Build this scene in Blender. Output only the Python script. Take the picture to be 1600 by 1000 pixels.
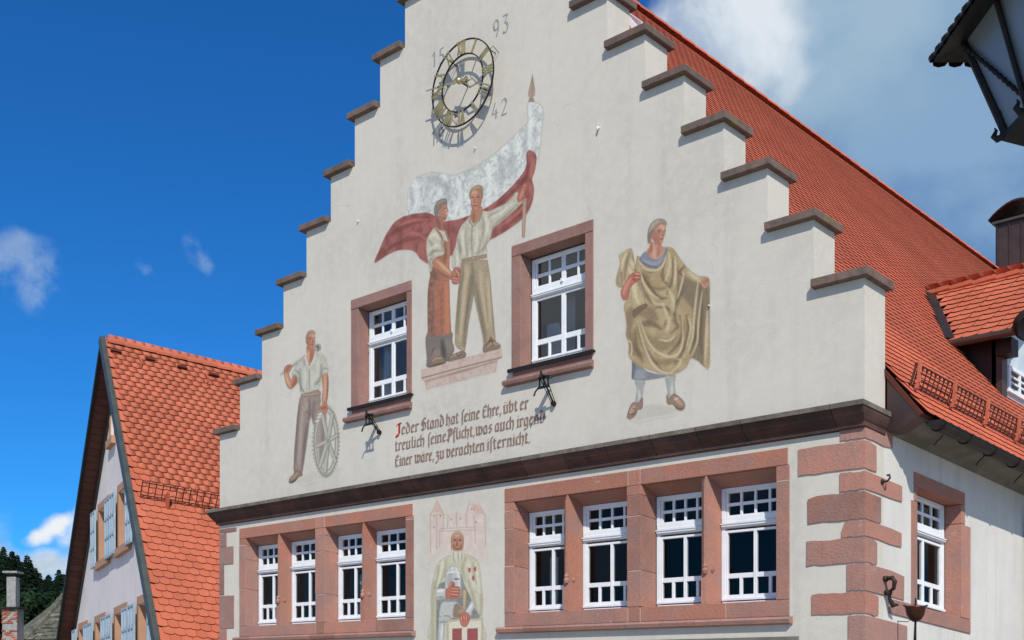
import bpy, math, random
import numpy as np
from mathutils import Vector
for o in list(bpy.data.objects): bpy.data.objects.remove(o)
SC = bpy.context.scene; COL = SC.collection
random.seed(7); RNG = np.random.default_rng(7)

# ---------------------------------------------------------------- camera
F = 1700.0; CX = 800.0; YH = 1055.0
_n = math.hypot(1993, F)
FW = np.array([-F/_n, 1993/_n, 0.0]); RT = np.array([1993/_n, F/_n, 0.0]); UP = np.array([0, 0, 1.0])
CAM = np.array([4.972, -12.0, 1.6])
cd = bpy.data.cameras.new('camera'); cam = bpy.data.objects.new('camera', cd); COL.objects.link(cam)
cam.location = CAM; cam.rotation_euler = (math.pi/2, 0, math.radians(40.4637))
cd.sensor_width = 36; cd.lens = 36*F/1600; cd.shift_y = (YH-500)/1600
cd.clip_start = 0.1; cd.clip_end = 3000
SC.camera = cam

# ---------------------------------------------------------------- light
SUN = Vector((1.06, -1.0, 1.46)).normalized()      # towards the sun
SC.view_settings.view_transform = 'Standard'; SC.view_settings.look = 'None'
SC.view_settings.gamma = 1; SC.view_settings.use_curve_mapping = False
SC.view_settings.exposure = 0.0
sd = bpy.data.lights.new('sun', 'SUN'); sd.energy = 4.35; sd.angle = math.radians(0.5); sd.color = (1.0, 0.955, 0.87)
so = bpy.data.objects.new('sun', sd); COL.objects.link(so)
so.rotation_euler = SUN.to_track_quat('Z', 'Y').to_euler(); so.location = (10, -20, 30)

def pxdir(x, y):
    v = (x-CX)*RT+F*FW+(YH-y)*UP
    return v/np.linalg.norm(v)

W = bpy.data.worlds.new("World"); SC.world = W; W.use_nodes = True
nt = W.node_tree; nt.nodes.clear()
class NT:
    """small node-building helper"""
    def __init__(s, tree): s.t = tree; s.n = tree.nodes; s.l = tree.links
    def new(s, typ, **kw):
        nd = s.n.new(typ)
        for k, v in kw.items(): setattr(nd, k, v)
        return nd
    def put(s, sock, v):
        if hasattr(v, 'links') or hasattr(v, 'is_linked'): s.l.new(v, sock)
        else:
            if isinstance(v, (tuple, list)) and len(v) == 3 and sock.type == 'RGBA': v = (*v, 1)
            sock.default_value = v
    def math(s, op, a, b=0.0, c=None, clamp=False):
        m = s.new('ShaderNodeMath', operation=op, use_clamp=clamp); s.put(m.inputs[0], a); s.put(m.inputs[1], b)
        if c is not None: s.put(m.inputs[2], c)
        return m.outputs[0]
    def mix(s, f, a, b, blend='MIX'):
        m = s.new('ShaderNodeMix', data_type='RGBA', blend_type=blend, clamp_factor=True)
        s.put(m.inputs[0], f); s.put(m.inputs[6], a); s.put(m.inputs[7], b); return m.outputs[2]
    def noise(s, vec, scale, detail=4, rough=.55, dist=0.0):
        m = s.new('ShaderNodeTexNoise'); s.put(m.inputs['Vector'], vec); m.inputs['Scale'].default_value = scale
        m.inputs['Detail'].default_value = detail; m.inputs['Roughness'].default_value = rough
        m.inputs['Distortion'].default_value = dist; return m.outputs[0]
    def ramp(s, f, a, b, lo=0.0, hi=1.0):
        m = s.new('ShaderNodeMapRange', clamp=True, interpolation_type='SMOOTHSTEP'); s.put(m.inputs[0], f)
        m.inputs[1].default_value = a; m.inputs[2].default_value = b; m.inputs[3].default_value = lo; m.inputs[4].default_value = hi
        return m.outputs[0]
    def vmul(s, vec, v):
        m = s.new('ShaderNodeVectorMath', operation='MULTIPLY'); s.put(m.inputs[0], vec); m.inputs[1].default_value = v; return m.outputs[0]
    def vadd(s, vec, v):
        m = s.new('ShaderNodeVectorMath', operation='ADD'); s.put(m.inputs[0], vec); s.put(m.inputs[1], v); return m.outputs[0]

w_ = NT(nt)
sky = w_.new('ShaderNodeTexSky', sky_type='NISHITA'); sky.sun_disc = False
sky.sun_elevation = math.asin(SUN.z); sky.sun_rotation = math.atan2(SUN.x, SUN.y)
sky.altitude = 600; sky.air_density = 1.0; sky.dust_density = 0.25; sky.ozone_density = 3.5
tc = w_.new('ShaderNodeTexCoord').outputs['Generated']
nz = w_.new('ShaderNodeTexNoise'); w_.put(nz.inputs['Vector'], tc); nz.inputs['Scale'].default_value = 7; nz.inputs['Detail'].default_value = 7
warp = w_.new('ShaderNodeVectorMath', operation='MULTIPLY_ADD'); w_.put(warp.inputs[0], nz.outputs[1]); warp.inputs[1].default_value = (.16, .16, .16); warp.inputs[2].default_value = (-.08, -.08, -.08)
wv = w_.vadd(tc, warp.outputs[0])
def blobs(lst):
    acc = None
    for x, y, r in lst:
        d = w_.new('ShaderNodeVectorMath', operation='DISTANCE'); w_.put(d.inputs[0], wv); d.inputs[1].default_value = tuple(pxdir(x, y))
        v = w_.ramp(d.outputs['Value'], r*.45/1700, r*1.15/1700, 1.0, 0.0)
        acc = v if acc is None else w_.math('MAXIMUM', acc, v)
    return acc
# cumulus low on the left, bank of cloud behind the roof on the right, thin wisps
right = blobs([(1130, 70, 95), (1230, 30, 190), (1420, 20, 260), (1640, 20, 300), (1380, 160, 190), (1180, 110, 80), (1560, 260, 230), (1750, 300, 380), (2100, 100, 500)])
white = blobs([(1070, 80, 70), (1120, 60, 95), (1170, 20, 90), (1130, 120, 80), (1180, 90, 80), (1150, 150, 70)])
left = blobs([(84, 782, 32), (108, 768, 34), (130, 785, 40), (20, 868, 52), (75, 866, 46), (112, 862, 44), (60, 895, 60), (110, 925, 70), (0, 900, 70), (-20, 868, 46), (-90, 880, 110), (-220, 860, 150)])
wisp = blobs([(8, 395, 46), (-20, 370, 50), (262, 418, 24), (268, 435, 22), (175, 418, 22), (1030, 10, 30)])
n1 = w_.noise(tc, 9, 9, .58, .3); n2 = w_.noise(tc, 4.2, 8, .55, .4); n3 = w_.noise(tc, 24, 6, .6)
cR = w_.math('MULTIPLY', right, w_.ramp(n2, .30, .62, .45, 1.0))
cL = w_.math('MULTIPLY', left, w_.ramp(n1, .25, .45, .7, 1.0))
cW = w_.math('MULTIPLY', wisp, w_.ramp(n3, .40, .66, .0, .42))
sep = w_.new('ShaderNodeSeparateXYZ'); w_.put(sep.inputs[0], tc)
base = w_.mix(1.0, sky.outputs[0], (0.150, 0.73, 1.31), 'MULTIPLY')
greyc = w_.mix(w_.ramp(n2, .35, .62), (1.35, 2.6, 4.5), (2.6, 4.1, 5.9))
col = w_.mix(w_.math('MULTIPLY', cR, .93), base, greyc)
mid = blobs([(1240, 60, 150), (1300, 0, 170), (1200, 130, 110)])
col = w_.mix(w_.math('MULTIPLY', mid, w_.ramp(n1, .30, .66, .25, .85)), col, (3.6, 5.0, 6.3))
col = w_.mix(w_.math('MULTIPLY', white, w_.ramp(n1, .36, .60, .35, 1.0)), col, (7.4, 8.0, 8.6))
colL = w_.mix(w_.ramp(n1, .40, .60), (4.0, 5.2, 6.4), (8.6, 8.9, 9.2))
col = w_.mix(cL, col, colL)
col = w_.mix(cW, col, (5.0, 6.2, 7.2))
# unseen clouds added over the rest of the sky, to whiten the fill light
far = w_.new('ShaderNodeVectorMath', operation='DOT_PRODUCT'); w_.put(far.inputs[0], tc); far.inputs[1].default_value = tuple(pxdir(800, 400))
away = w_.ramp(far.outputs['Value'], .35, .75, 1.0, 0.0)
col = w_.mix(w_.math('MULTIPLY', w_.math('MULTIPLY', away, w_.ramp(n2, .46, .60)), w_.ramp(sep.outputs[2], .02, .15)), col, (7.0, 7.6, 8.2))
bg = w_.new('ShaderNodeBackground'); w_.put(bg.inputs[0], col); bg.inputs[1].default_value = 0.10
wo = w_.new('ShaderNodeOutputWorld'); w_.l.new(bg.outputs[0], wo.inputs[0])

# ---------------------------------------------------------------- materials
def lin(c): 
    c = c/255.0
    return c/12.92 if c <= .04045 else ((c+.055)/1.055)**2.4
def rgb(r, g, b, k=1.0): return (lin(r)*k, lin(g)*k, lin(b)*k)
MATS = {}
def mat(name, c1, c2=None, scale=3.0, rough=.85, bump=0.0, bscale=40.0, metal=0.0, extra=None, spec=.3, rnd=0.0, streak=0.0, island=0.0, detail=6, thr=(.35, .65)):
    m = bpy.data.materials.new(name); m.use_nodes = True; t = NT(m.node_tree); t.n.clear()
    geo = t.new('ShaderNodeNewGeometry'); pos = geo.outputs['Position']
    col = c1
    if c2 is not None: col = t.mix(t.ramp(t.noise(pos, scale, detail, .6), *thr), c1, c2)
    if streak > 0:
        s = t.ramp(t.noise(t.vmul(pos, (5.0, 5.0, .35)), 1.0, 5, .6), .48, .74, 0.0, streak)
        col = t.mix(s, col, tuple(v*.62 for v in c1[:3]))
    if rnd > 0 or island > 0:
        v = None
        if rnd > 0:
            oi = t.new('ShaderNodeObjectInfo'); v = t.math('MULTIPLY_ADD', oi.outputs['Random'], 2*rnd, 1-rnd)
        if island > 0:
            u = t.math('MULTIPLY_ADD', geo.outputs['Random Per Island'], 2*island, 1-island)
            v = u if v is None else t.math('MULTIPLY', u, v)
        cc = t.new('ShaderNodeCombineColor')
        for i in range(3): t.put(cc.inputs[i], v)
        col = t.mix(1.0, col, cc.outputs[0], 'MULTIPLY')
    if extra: col = extra(t, pos, col)
    b = t.new('ShaderNodeBsdfPrincipled'); t.put(b.inputs['Base Color'], col)
    b.inputs['Roughness'].default_value = rough; b.inputs['Metallic'].default_value = metal
    b.inputs['Specular IOR Level'].default_value = spec
    if bump > 0:
        bn = t.new('ShaderNodeBump'); bn.inputs['Strength'].default_value = 1.0; bn.inputs['Distance'].default_value = bump
        t.put(bn.inputs['Height'], t.noise(pos, bscale, 6, .65)); t.l.new(bn.outputs[0], b.inputs['Normal'])
    o = t.new('ShaderNodeOutputMaterial'); t.l.new(b.outputs[0], o.inputs[0]); MATS[name] = m
    return m

PL = (0.605, 0.560, 0.478)        # facade plaster
KP = np.array([PL[0]/lin(203), PL[1]/lin(200), PL[2]/lin(194)])
def plaster_col(t, pos, col):
    big = t.ramp(t.noise(pos, .55, 5, .6), .35, .68)
    c = t.mix(big, PL, tuple(v*.90 for v in PL))
    st = t.ramp(t.noise(t.vmul(pos, (3.2, 3.2, .22)), 1.0, 7, .66), .48, .76, 0, .55)
    c = t.mix(st, c, (.46, .445, .40))
    sp = t.ramp(t.noise(pos, 55, 3, .7), .66, .76, 0, .22)
    c = t.mix(sp, c, (.36, .34, .31))
    mot = t.ramp(t.noise(pos, 6.5, 6, .7), .42, .64, 0, .5)
    c = t.mix(mot, c, tuple(v*1.06 for v in PL))
    c = t.mix(t.ramp(t.noise(pos, 1.15, 8, .72), .54, .64, 0, .30), c, (.52, .50, .46))
    # hairline cracks
    wv = t.new('ShaderNodeTexVoronoi', feature='DISTANCE_TO_EDGE'); wv.inputs['Scale'].default_value = .55
    nn = t.new('ShaderNodeTexNoise'); t.put(nn.inputs['Vector'], pos); nn.inputs['Scale'].default_value = 2.2; nn.inputs['Detail'].default_value = 6
    mm = t.new('ShaderNodeVectorMath', operation='MULTIPLY_ADD'); t.put(mm.inputs[0], nn.outputs[1]); mm.inputs[1].default_value = (.9, .9, .9); t.put(mm.inputs[2], pos)
    t.put(wv.inputs['Vector'], mm.outputs[0])
    cr = t.math('MULTIPLY', t.ramp(wv.outputs['Distance'], .0015, .005, .22, 0), t.ramp(t.noise(pos, .9, 3), .50, .60))
    return t.mix(cr, c, (.26, .24, .22))
m_plaster = mat('plaster', PL, rough=.93, bump=.0035, bscale=60, extra=plaster_col, spec=.1)
m_plaster2 = mat('side_plaster', (.655, .625, .57), (.60, .575, .53), 1.2, .95, .006, 48, streak=.35, spec=.1)
def paint_col(t, pos, col):
    base = plaster_col(t, pos, col)
    at = t.new('ShaderNodeAttribute', attribute_name='paint')
    nz = t.ramp(t.noise(pos, 34, 5, .7), .3, .7, .86, 1.10)
    nf = t.ramp(t.noise(pos, 110, 3, .7), .3, .7, .90, 1.08)
    cc = t.new('ShaderNodeCombineColor'); v = t.math('MULTIPLY', nz, nf)
    for i in range(3): t.put(cc.inputs[i], v)
    c = t.mix(1.0, at.outputs['Color'], cc.outputs[0], 'MULTIPLY')
    wear = t.ramp(t.noise(pos, 18, 6, .75), .60, .80, 1.0, .72)
    return t.mix(t.math('MULTIPLY', at.outputs['Alpha'], wear), base, c)
m_paint = mat('mural_paint', PL, rough=.93, bump=.0035, bscale=60, extra=paint_col, spec=.1)

def stone_extra(t, pos, col):
    c = t.mix(t.ramp(t.noise(t.vmul(pos, (1, 1, .4)), 30, 5, .7), .42, .70, 0, .32), col, (.22, .12, .10))
    oi = t.new('ShaderNodeObjectInfo'); c = t.mix(t.math('MULTIPLY', oi.outputs['Random'], .45), c, (.33, .20, .175))
    c = t.mix(t.ramp(t.noise(pos, 1.7, 6, .7), .46, .66, 0, .6), c, (.31, .20, .17))
    c = t.mix(t.ramp(t.noise(pos, 5.5, 6, .75), .60, .70, 0, .5), c, (.50, .36, .30))
    return t.mix(t.ramp(t.noise(t.vmul(pos, (7, 7, .8)), 1, 5, .7), .60, .75, 0, .4), c, (.16, .10, .09))
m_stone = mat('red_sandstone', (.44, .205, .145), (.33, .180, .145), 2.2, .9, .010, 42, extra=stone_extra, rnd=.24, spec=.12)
m_stone_or = mat('orange_sandstone', (.50, .205, .130), (.43, .195, .140), 2.6, .9, .009, 42, extra=stone_extra, rnd=.20, spec=.12)
m_stone_up = mat('brown_sandstone', (.33, .175, .140), (.25, .145, .122), 2.4, .9, .008, 46, extra=stone_extra, rnd=.10, spec=.12)
def moss(t, pos, col):
    c = t.mix(t.ramp(t.noise(pos, 9, 6, .7), .46, .66, 0, .8), col, (.10, .085, .062))
    return t.mix(t.ramp(t.noise(pos, 3.1, 6, .7), .60, .72, 0, .75), c, (.17, .145, .035))
m_cap = mat('weathered_cap_stone', (.185, .128, .108), (.135, .10, .085), 2.0, .92, .006, 50, extra=moss, rnd=.12, spec=.1)
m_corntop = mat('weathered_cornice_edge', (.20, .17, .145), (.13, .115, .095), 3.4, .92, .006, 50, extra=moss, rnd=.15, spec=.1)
m_corn_shade = mat('cornice_stone', (.125, .066, .052), (.075, .048, .042), 2.6, .9, .006, 50, extra=lambda t, p, c: t.mix(t.ramp(t.noise(p, 7, 6, .7), .56, .7, 0, .6), c, (.05, .042, .036)), rnd=.16, spec=.1)  # moulding stone darkened in colour for the shade beneath the fascia
m_mortar = mat('lime_mortar', (.60, .52, .44), (.50, .43, .37), 12, .95, .003, 60, spec=.1)
m_white = mat('white_window_paint', (.80, .81, .82), (.74, .76, .78), 6, .45, .0006, 80, spec=.4)
m_tile = mat('red_roof_tile', (.61, .140, .071), (.51, .115, .057), 1.1, .72, .003, 70, rnd=.08, island=.05, spec=.25, extra=lambda t, p, c: t.mix(t.ramp(t.noise(p, 26, 5, .7), .56, .74, 0, .35), c, (.19, .05, .028)))
m_tile2 = mat('bright_roof_tile', (.505, .134, .072), (.435, .113, .059), .9, .72, .003, 60, rnd=.08, island=.08, spec=.25, extra=lambda t, p, c: t.mix(t.ramp(t.noise(p, 22, 5, .7), .56, .74, 0, .3), c, (.22, .06, .03)))
m_edge_shade = mat('tile_edge_gap_shade', (.12, .020, .012), (.085, .016, .010), 9, .95)  # edge grime, coloured darker still to draw the shadow gaps between rows
m_under = mat('roof_underlay', (.10, .028, .018), rough=.95)
m_iron = mat('black_iron', (.010, .010, .011), (.017, .016, .016), 20, .62, .0008, 90, spec=.25)
m_ironr = mat('rusty_iron', (.05, .03, .022), (.03, .026, .024), 25, .6, .0008, 90, metal=.3)
m_gold = mat('gold_leaf', (.66, .55, .28), (.50, .42, .22), 14, .32, .0005, 60, metal=.75, spec=.5)
m_brown = mat('brown_metal', (.105, .062, .048), (.075, .048, .042), 3, .42, .0006, 30, metal=.55, streak=.4, spec=.5)
m_gutter = mat('dark_gutter_metal', (.028, .022, .020), (.045, .030, .024), 5, .5, .0006, 30, metal=.4)
m_grey = mat('grey_verge_metal', (.075, .082, .075), (.055, .062, .058), 4, .5, .0005, 30, metal=.3)
m_soffit = mat('red_brown_boards', (.105, .038, .025), (.08, .03, .02), 4, .7, .001, 40, rnd=.15)
m_housew = mat('white_house_plaster', (.74, .67, .64), (.68, .62, .60), 1.1, .93, .004, 60, spec=.1, streak=.25)
m_surr = mat('salmon_surround', (.46, .26, .165), (.42, .235, .15), 4, .85, .001, 60, spec=.2)
m_shut = mat('pale_blue_shutter', (.36, .44, .50), (.30, .38, .45), 5, .55, .0005, 60, rnd=.08)
m_shutl = mat('shutter_panel', (.55, .62, .66), (.46, .54, .60), 5, .55, .0005, 60)
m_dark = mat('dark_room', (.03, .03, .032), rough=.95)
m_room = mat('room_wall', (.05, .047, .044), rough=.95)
m_curtain = mat('white_curtain', (.62, .64, .66), (.5, .52, .55), 3, .9)
m_bowl = mat('bronze_bowl', (.085, .030, .018), (.05, .022, .016), 12, .4, .0008, 60, metal=.6)
m_cove = mat('grey_cove_plaster', (.20, .185, .155), (.15, .14, .115), 3, .95, .006, 40, spec=.1)
m_brick = mat('old_brick', (.42, .13, .07), (.30, .11, .07), 14, .9, .004, 60, rnd=.3)
m_cement = mat('grey_cement', (.33, .33, .31), (.24, .24, .225), 8, .95, .006, 50)
m_slate = mat('mossy_stone_slate', (.14, .13, .105), (.065, .07, .042), 3.5, .95, .010, 30, rnd=.3, island=.3, extra=lambda t, p, c: t.mix(t.ramp(t.noise(p, 9, 6, .7), .55, .68), c, (.24, .23, .20)))
m_ground = mat('street_paving', (.36, .325, .27), (.30, .27, .225), .8, .9, .01, 8)
m_hill = mat('hill_grass', (.045, .075, .022), (.03, .05, .018), .05, .95)
m_conif = mat('spruce_needles', (.014, .026, .015), (.008, .016, .010), .6, .95, rnd=.25, island=.35, spec=.03)
m_leaf = mat('broad_leaves', (.015, .032, .013), (.008, .018, .009), .5, .9, rnd=.2, island=.4, spec=.05)
m_bark = mat('bark', (.06, .045, .035), (.035, .028, .022), 3, .95)
m_tower = mat('date_paint', (.22, .22, .20), (.33, .32, .30), 22, .93)
m_letter = mat('lettering_paint', (.20, .125, .095), (.30, .215, .175), 26, .93)
m_letter_r = mat('red_initial_paint', (.42, .028, .02), (.36, .03, .025), 26, .93)
m_milk = mat('milky_lantern_glass', (.20, .245, .29), (.16, .205, .25), 2, .35, spec=.5)
m_tube = mat('white_plastic', (.75, .75, .72), rough=.4)
def glass_mat(name, tint, rough=.02, k=1.0):
    m = bpy.data.materials.new(name); m.use_nodes = True; t = NT(m.node_tree); t.n.clear()
    geo = t.new('ShaderNodeNewGeometry')
    bn = t.new('ShaderNodeBump'); bn.inputs['Strength'].default_value = 1; bn.inputs['Distance'].default_value = .0006
    t.put(bn.inputs['Height'], t.noise(geo.outputs['Position'], 5, 2))
    fr = t.new('ShaderNodeFresnel'); fr.inputs[0].default_value = 1.5; t.l.new(bn.outputs[0], fr.inputs['Normal'])
    tr = t.new('ShaderNodeBsdfTransparent'); tr.inputs[0].default_value = (*tint, 1)
    gl = t.new('ShaderNodeBsdfGlossy'); gl.inputs['Roughness'].default_value = rough; t.l.new(bn.outputs[0], gl.inputs['Normal'])
    mx = t.new('ShaderNodeMixShader'); t.l.new(t.math('MULTIPLY', fr.outputs[0], k, clamp=True), mx.inputs[0]); t.l.new(tr.outputs[0], mx.inputs[1]); t.l.new(gl.outputs[0], mx.inputs[2])
    o = t.new('ShaderNodeOutputMaterial'); t.l.new(mx.outputs[0], o.inputs[0]); return m
m_glass = glass_mat('window_glass', (.82, .86, .88), k=.55)
m_glass_up = glass_mat('gable_window_glass', (.80, .85, .88), k=2.2)

# ---------------------------------------------------------------- mesh helpers
class MB:
    def __init__(s): s.v = []; s.f = []; s.mi = []
    def add(s, vs, fs, m=0):
        k = len(s.v); s.v += [tuple(map(float, v)) for v in vs]; s.f += [tuple(k+i for i in f) for f in fs]; s.mi += [m]*len(fs)
    def hexa(s, p, m=0):       # 8 corners: bottom 4 ccw then top 4
        s.add(p, [(0, 3, 2, 1), (4, 5, 6, 7), (0, 1, 5, 4), (1, 2, 6, 5), (2, 3, 7, 6), (3, 0, 4, 7)], m)
    def box(s, x0, x1, y0, y1, z0, z1, T=None, m=0):
        p = [(x0, y0, z0), (x1, y0, z0), (x1, y1, z0), (x0, y1, z0), (x0, y0, z1), (x1, y0, z1), (x1, y1, z1), (x0, y1, z1)]
        if T: p = [T(*q) for q in p]
        s.hexa(p, m)
    def prism(s, poly, fa, fb, m=0):   # poly list of 2d, fa/fb map 2d->3d for the two caps
        n = len(poly); s.add([fa(*q) for q in poly]+[fb(*q) for q in poly], [tuple(range(n)), tuple(range(2*n-1, n-1, -1))]+[(i, i+n, (i+1) % n+n, (i+1) % n) for i in range(n)], m)
    def tube(s, pts, r, n=8, m=0, cap=True):
        pts = [Vector(p) for p in pts]; rs = r if isinstance(r, (list, tuple)) else [r]*len(pts)
        vs = []; fs = []; prev = None
        for i, p in enumerate(pts):
            t = (pts[min(i+1, len(pts)-1)]-pts[max(i-1, 0)]).normalized()
            a = prev if prev is not None else (Vector((0, 0, 1)) if abs(t.z) < .9 else Vector((1, 0, 0)))
            u = (a-t*a.dot(t)).normalized(); prev = u; w = t.cross(u)
            for k in range(n):
                an = 2*math.pi*k/n; vs.append(p+(u*math.cos(an)+w*math.sin(an))*rs[i])
        for i in range(len(pts)-1):
            for k in range(n):
                a = i*n+k; b = i*n+(k+1) % n; fs.append((a, b, b+n, a+n))
        if cap: fs.append(tuple(range(n-1, -1, -1))); fs.append(tuple(range((len(pts)-1)*n, len(pts)*n)))
        s.add(vs, fs, m)
    def lathe(s, prof, c, n=16, m=0, ax=None):
        ax = ax or (Vector((1, 0, 0)), Vector((0, 1, 0)), Vector((0, 0, 1))); c = Vector(c); vs = []; fs = []
        for r, h in prof:
            for k in range(n):
                a = 2*math.pi*k/n; vs.append(c+ax[0]*(r*math.cos(a))+ax[1]*(r*math.sin(a))+ax[2]*h)
        for i in range(len(prof)-1):
            for k in range(n): fs.append((i*n+k, i*n+(k+1) % n, (i+1)*n+(k+1) % n, (i+1)*n+k))
        s.add(vs, fs, m)
    def build(s, name, mats, parent=None, smooth=False, link=True):
        off = Vector((0, 0, 0)); q = parent
        while q is not None: off += q.location; q = q.parent
        me = bpy.data.meshes.new(name)
        me.from_pydata([(v[0]-off.x, v[1]-off.y, v[2]-off.z) for v in s.v], [], s.f)
        for m_ in (mats if isinstance(mats, (list, tuple)) else [mats]): me.materials.append(m_)
        if any(s.mi): me.polygons.foreach_set('material_index', s.mi)
        if smooth: me.polygons.foreach_set('use_smooth', [True]*len(me.polygons))
        me.update()
        o = bpy.data.objects.new(name, me)
        if parent is not None: o.parent = parent
        COL.objects.link(o); return o
def bevel(o, w=.004, seg=1):
    b = o.modifiers.new('bevel', 'BEVEL'); b.width = w; b.segments = seg; b.limit_method = 'ANGLE'; b.angle_limit = .6; return o
def empty(name, loc, label, cat, group=None):
    o = bpy.data.objects.new(name, None); o.location = loc; o.empty_display_size = .3; COL.objects.link(o)
    tag(o, label, cat, group); return o
def tag(o, label=None, cat=None, group=None, kind=None):
    if label: o['label'] = label
    if cat: o['category'] = cat
    if group: o['group'] = group
    if kind: o['kind'] = kind
    return o
def inst(name, mesh, parent, loc=None, M=None):
    o = bpy.data.objects.new(name, mesh); o.parent = parent
    if M is not None: o.matrix_local = M
    elif loc is not None: o.location = loc
    COL.objects.link(o); return o

# building frame of the town hall: u along the front, y back, z up (the side walls run back and gently downhill)
DX, DZ = .1543, -.0987
def B(u, y, z): return (u+DX*y, y, z+DZ*y)
def ray(x, y): return (x-CX)*RT+F*FW+(YH-y)*UP
def hit(x, y, p0, nn):
    r = ray(x, y); return CAM+r*(((np.array(p0)-CAM)@nn)/(r@nn))
def fac(x, y, Y=0.0):                    # photo point -> (X, z) on the plane y = Y
    r = ray(x, y); p = CAM+r*((Y-CAM[1])/r[1]); return p[0], p[2]
def sidep(x, y):                         # photo point -> (y, z') on the side wall
    nn = np.cross([DX, 1, DZ], UP); p = hit(x, y, (0, 0, 0), nn); return p[1], p[2]-DZ*p[1]

# ---------------------------------------------------------------- ground
g = MB(); g.add([(-1500, -800, 0), (1500, -800, 0), (1500, 2200, 0), (-1500, 2200, 0)], [(0, 1, 2, 3)])
tag(g.build('ground', m_ground), kind='structure')
# ================================================================ TOWN HALL
TH = empty('town_hall', (-6.24, 0, 0), 'pale town hall with stepped gable, painted murals and red sandstone windows', 'town hall')
FL = -12.485                       # left end of the facade
STEP_L = [-12.485, -11.851, -11.186, -10.567, -9.93, -9.286, -8.678, -8.066, -7.487, -6.90]
STEP_R = [0.0, -.615, -1.208, -1.802, -2.374, -2.967, -3.573, -4.16, -4.76, -5.40]
CAPZ = [6.21, 7.036, 7.819, 8.574, 9.358, 10.11, 10.88, 11.627, 12.344, 13.08]
CT = .095
UWO = [(-8.585, -7.443), (-5.09, -3.938)]; UWZ = (6.03, 7.65)
LGO = [(-11.66, -9.689), (-9.419, -7.472)]; RGO = [(-5.215, -3.251), (-3.017, -1.092)]; LWZ = (2.50, 4.105)
def cellwall(xs, zs, solid, y0, y1):
    mb = MB(); nx, nz_ = len(xs)-1, len(zs)-1
    S = lambda i, k: 0 <= i < nx and 0 <= k < nz_ and solid((xs[i]+xs[i+1])/2, (zs[k]+zs[k+1])/2)
    for i in range(nx):
        for k in range(nz_):
            if not S(i, k): continue
            a, b, c, d = xs[i], xs[i+1], zs[k], zs[k+1]
            mb.add([B(a, y0, c), B(b, y0, c), B(b, y0, d), B(a, y0, d)], [(0, 1, 2, 3)])
            mb.add([B(a, y1, c), B(b, y1, c), B(b, y1, d), B(a, y1, d)], [(3, 2, 1, 0)])
            if not S(i-1, k): mb.add([B(a, y0, c), B(a, y0, d), B(a, y1, d), B(a, y1, c)], [(0, 1, 2, 3)])
            if not S(i+1, k): mb.add([B(b, y0, c), B(b, y0, d), B(b, y1, d), B(b, y1, c)], [(3, 2, 1, 0)])
            if not S(i, k-1): mb.add([B(a, y0, c), B(b, y0, c), B(b, y1, c), B(a, y1, c)], [(3, 2, 1, 0)])
            if not S(i, k+1): mb.add([B(a, y0, d), B(b, y0, d), B(b, y1, d), B(a, y1, d)], [(0, 1, 2, 3)])
    return mb
WT = .43
def gable_solid(x, z):
    for a, b in UWO:
        if a-.07 < x < b+.07 and UWZ[0]-.0 < z < UWZ[1]+.06: return False
    for i in range(9):
        if (STEP_L[i] < x < STEP_L[i+1]) or (STEP_R[i+1] < x < STEP_R[i]): return z < CAPZ[i]-CT
    return z < CAPZ[9]-CT
xs = sorted(set([FL]+STEP_L+STEP_R+[v for p in UWO for v in (p[0]-.07, p[1]+.07)])); zs = sorted(set([4.64]+[c-CT for c in CAPZ]+[UWZ[0], UWZ[1]+.06]))
gw = cellwall(xs, zs, gable_solid, 0, WT).build('gable_wall', m_plaster, TH)
def low_solid(x, z):
    for a, b in LGO+RGO:
        if a-.06 < x < b+.06 and LWZ[0]-.04 < z < LWZ[1]+.06: return False
    return True
xs = sorted(set([FL, 0]+[v for p in LGO+RGO for v in (p[0]-.06, p[1]+.06)]))
fw_ = cellwall(xs, [0, LWZ[0]-.04, LWZ[1]+.06, 4.64], low_solid, 0, .40).build('front_wall', m_plaster, TH)
# side wall (x = 0), with one window
SWY = (1.14, 2.20); SWZ = (2.55, 3.98)
LEN = 18.0
sw = MB()
for ya, yb, za, zb in [(.40, SWY[0]-.04, 0, 4.64), (SWY[1]+.05, LEN, 0, 4.64), (SWY[0]-.04, SWY[1]+.05, 0, SWZ[0]-.05), (SWY[0]-.04, SWY[1]+.05, SWZ[1]+.05, 4.64)]:
    sw.box(-.35, 0, ya, yb, za-(.3 if za == 0 else 0), zb, B)
sw.build('side_wall', m_plaster2, TH)
lw = MB(); lw.box(FL, FL+.35, .40, LEN, -.3, 4.64, B); lw.box(FL, 0, LEN, LEN+.3, -.3, 4.64, B)
lw.build('rear_wall', m_plaster2, TH)
# rooms seen through the panes
rm = MB()
rm.box(FL+.4, -.4, 4.5, 4.6, .3, 4.55, B); rm.box(FL+.4, -.4, .45, 4.5, 4.42, 4.5, B); rm.box(FL+.4, -.4, .45, 4.5, 1.3, 1.4, B)
rm.box(-6.5, -6.35, .45, 4.5, 1.4, 4.42, B); rm.box(-10.2, -2.2, 3.0, 3.1, 5.2, 8.2, B); rm.box(-10.2, -2.2, .45, 3.0, 8.1, 8.2, B); rm.box(-10.2, -2.2, .45, 3.0, 5.2, 5.3, B)
rm.build('inner_wall', m_room, TH)

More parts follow.
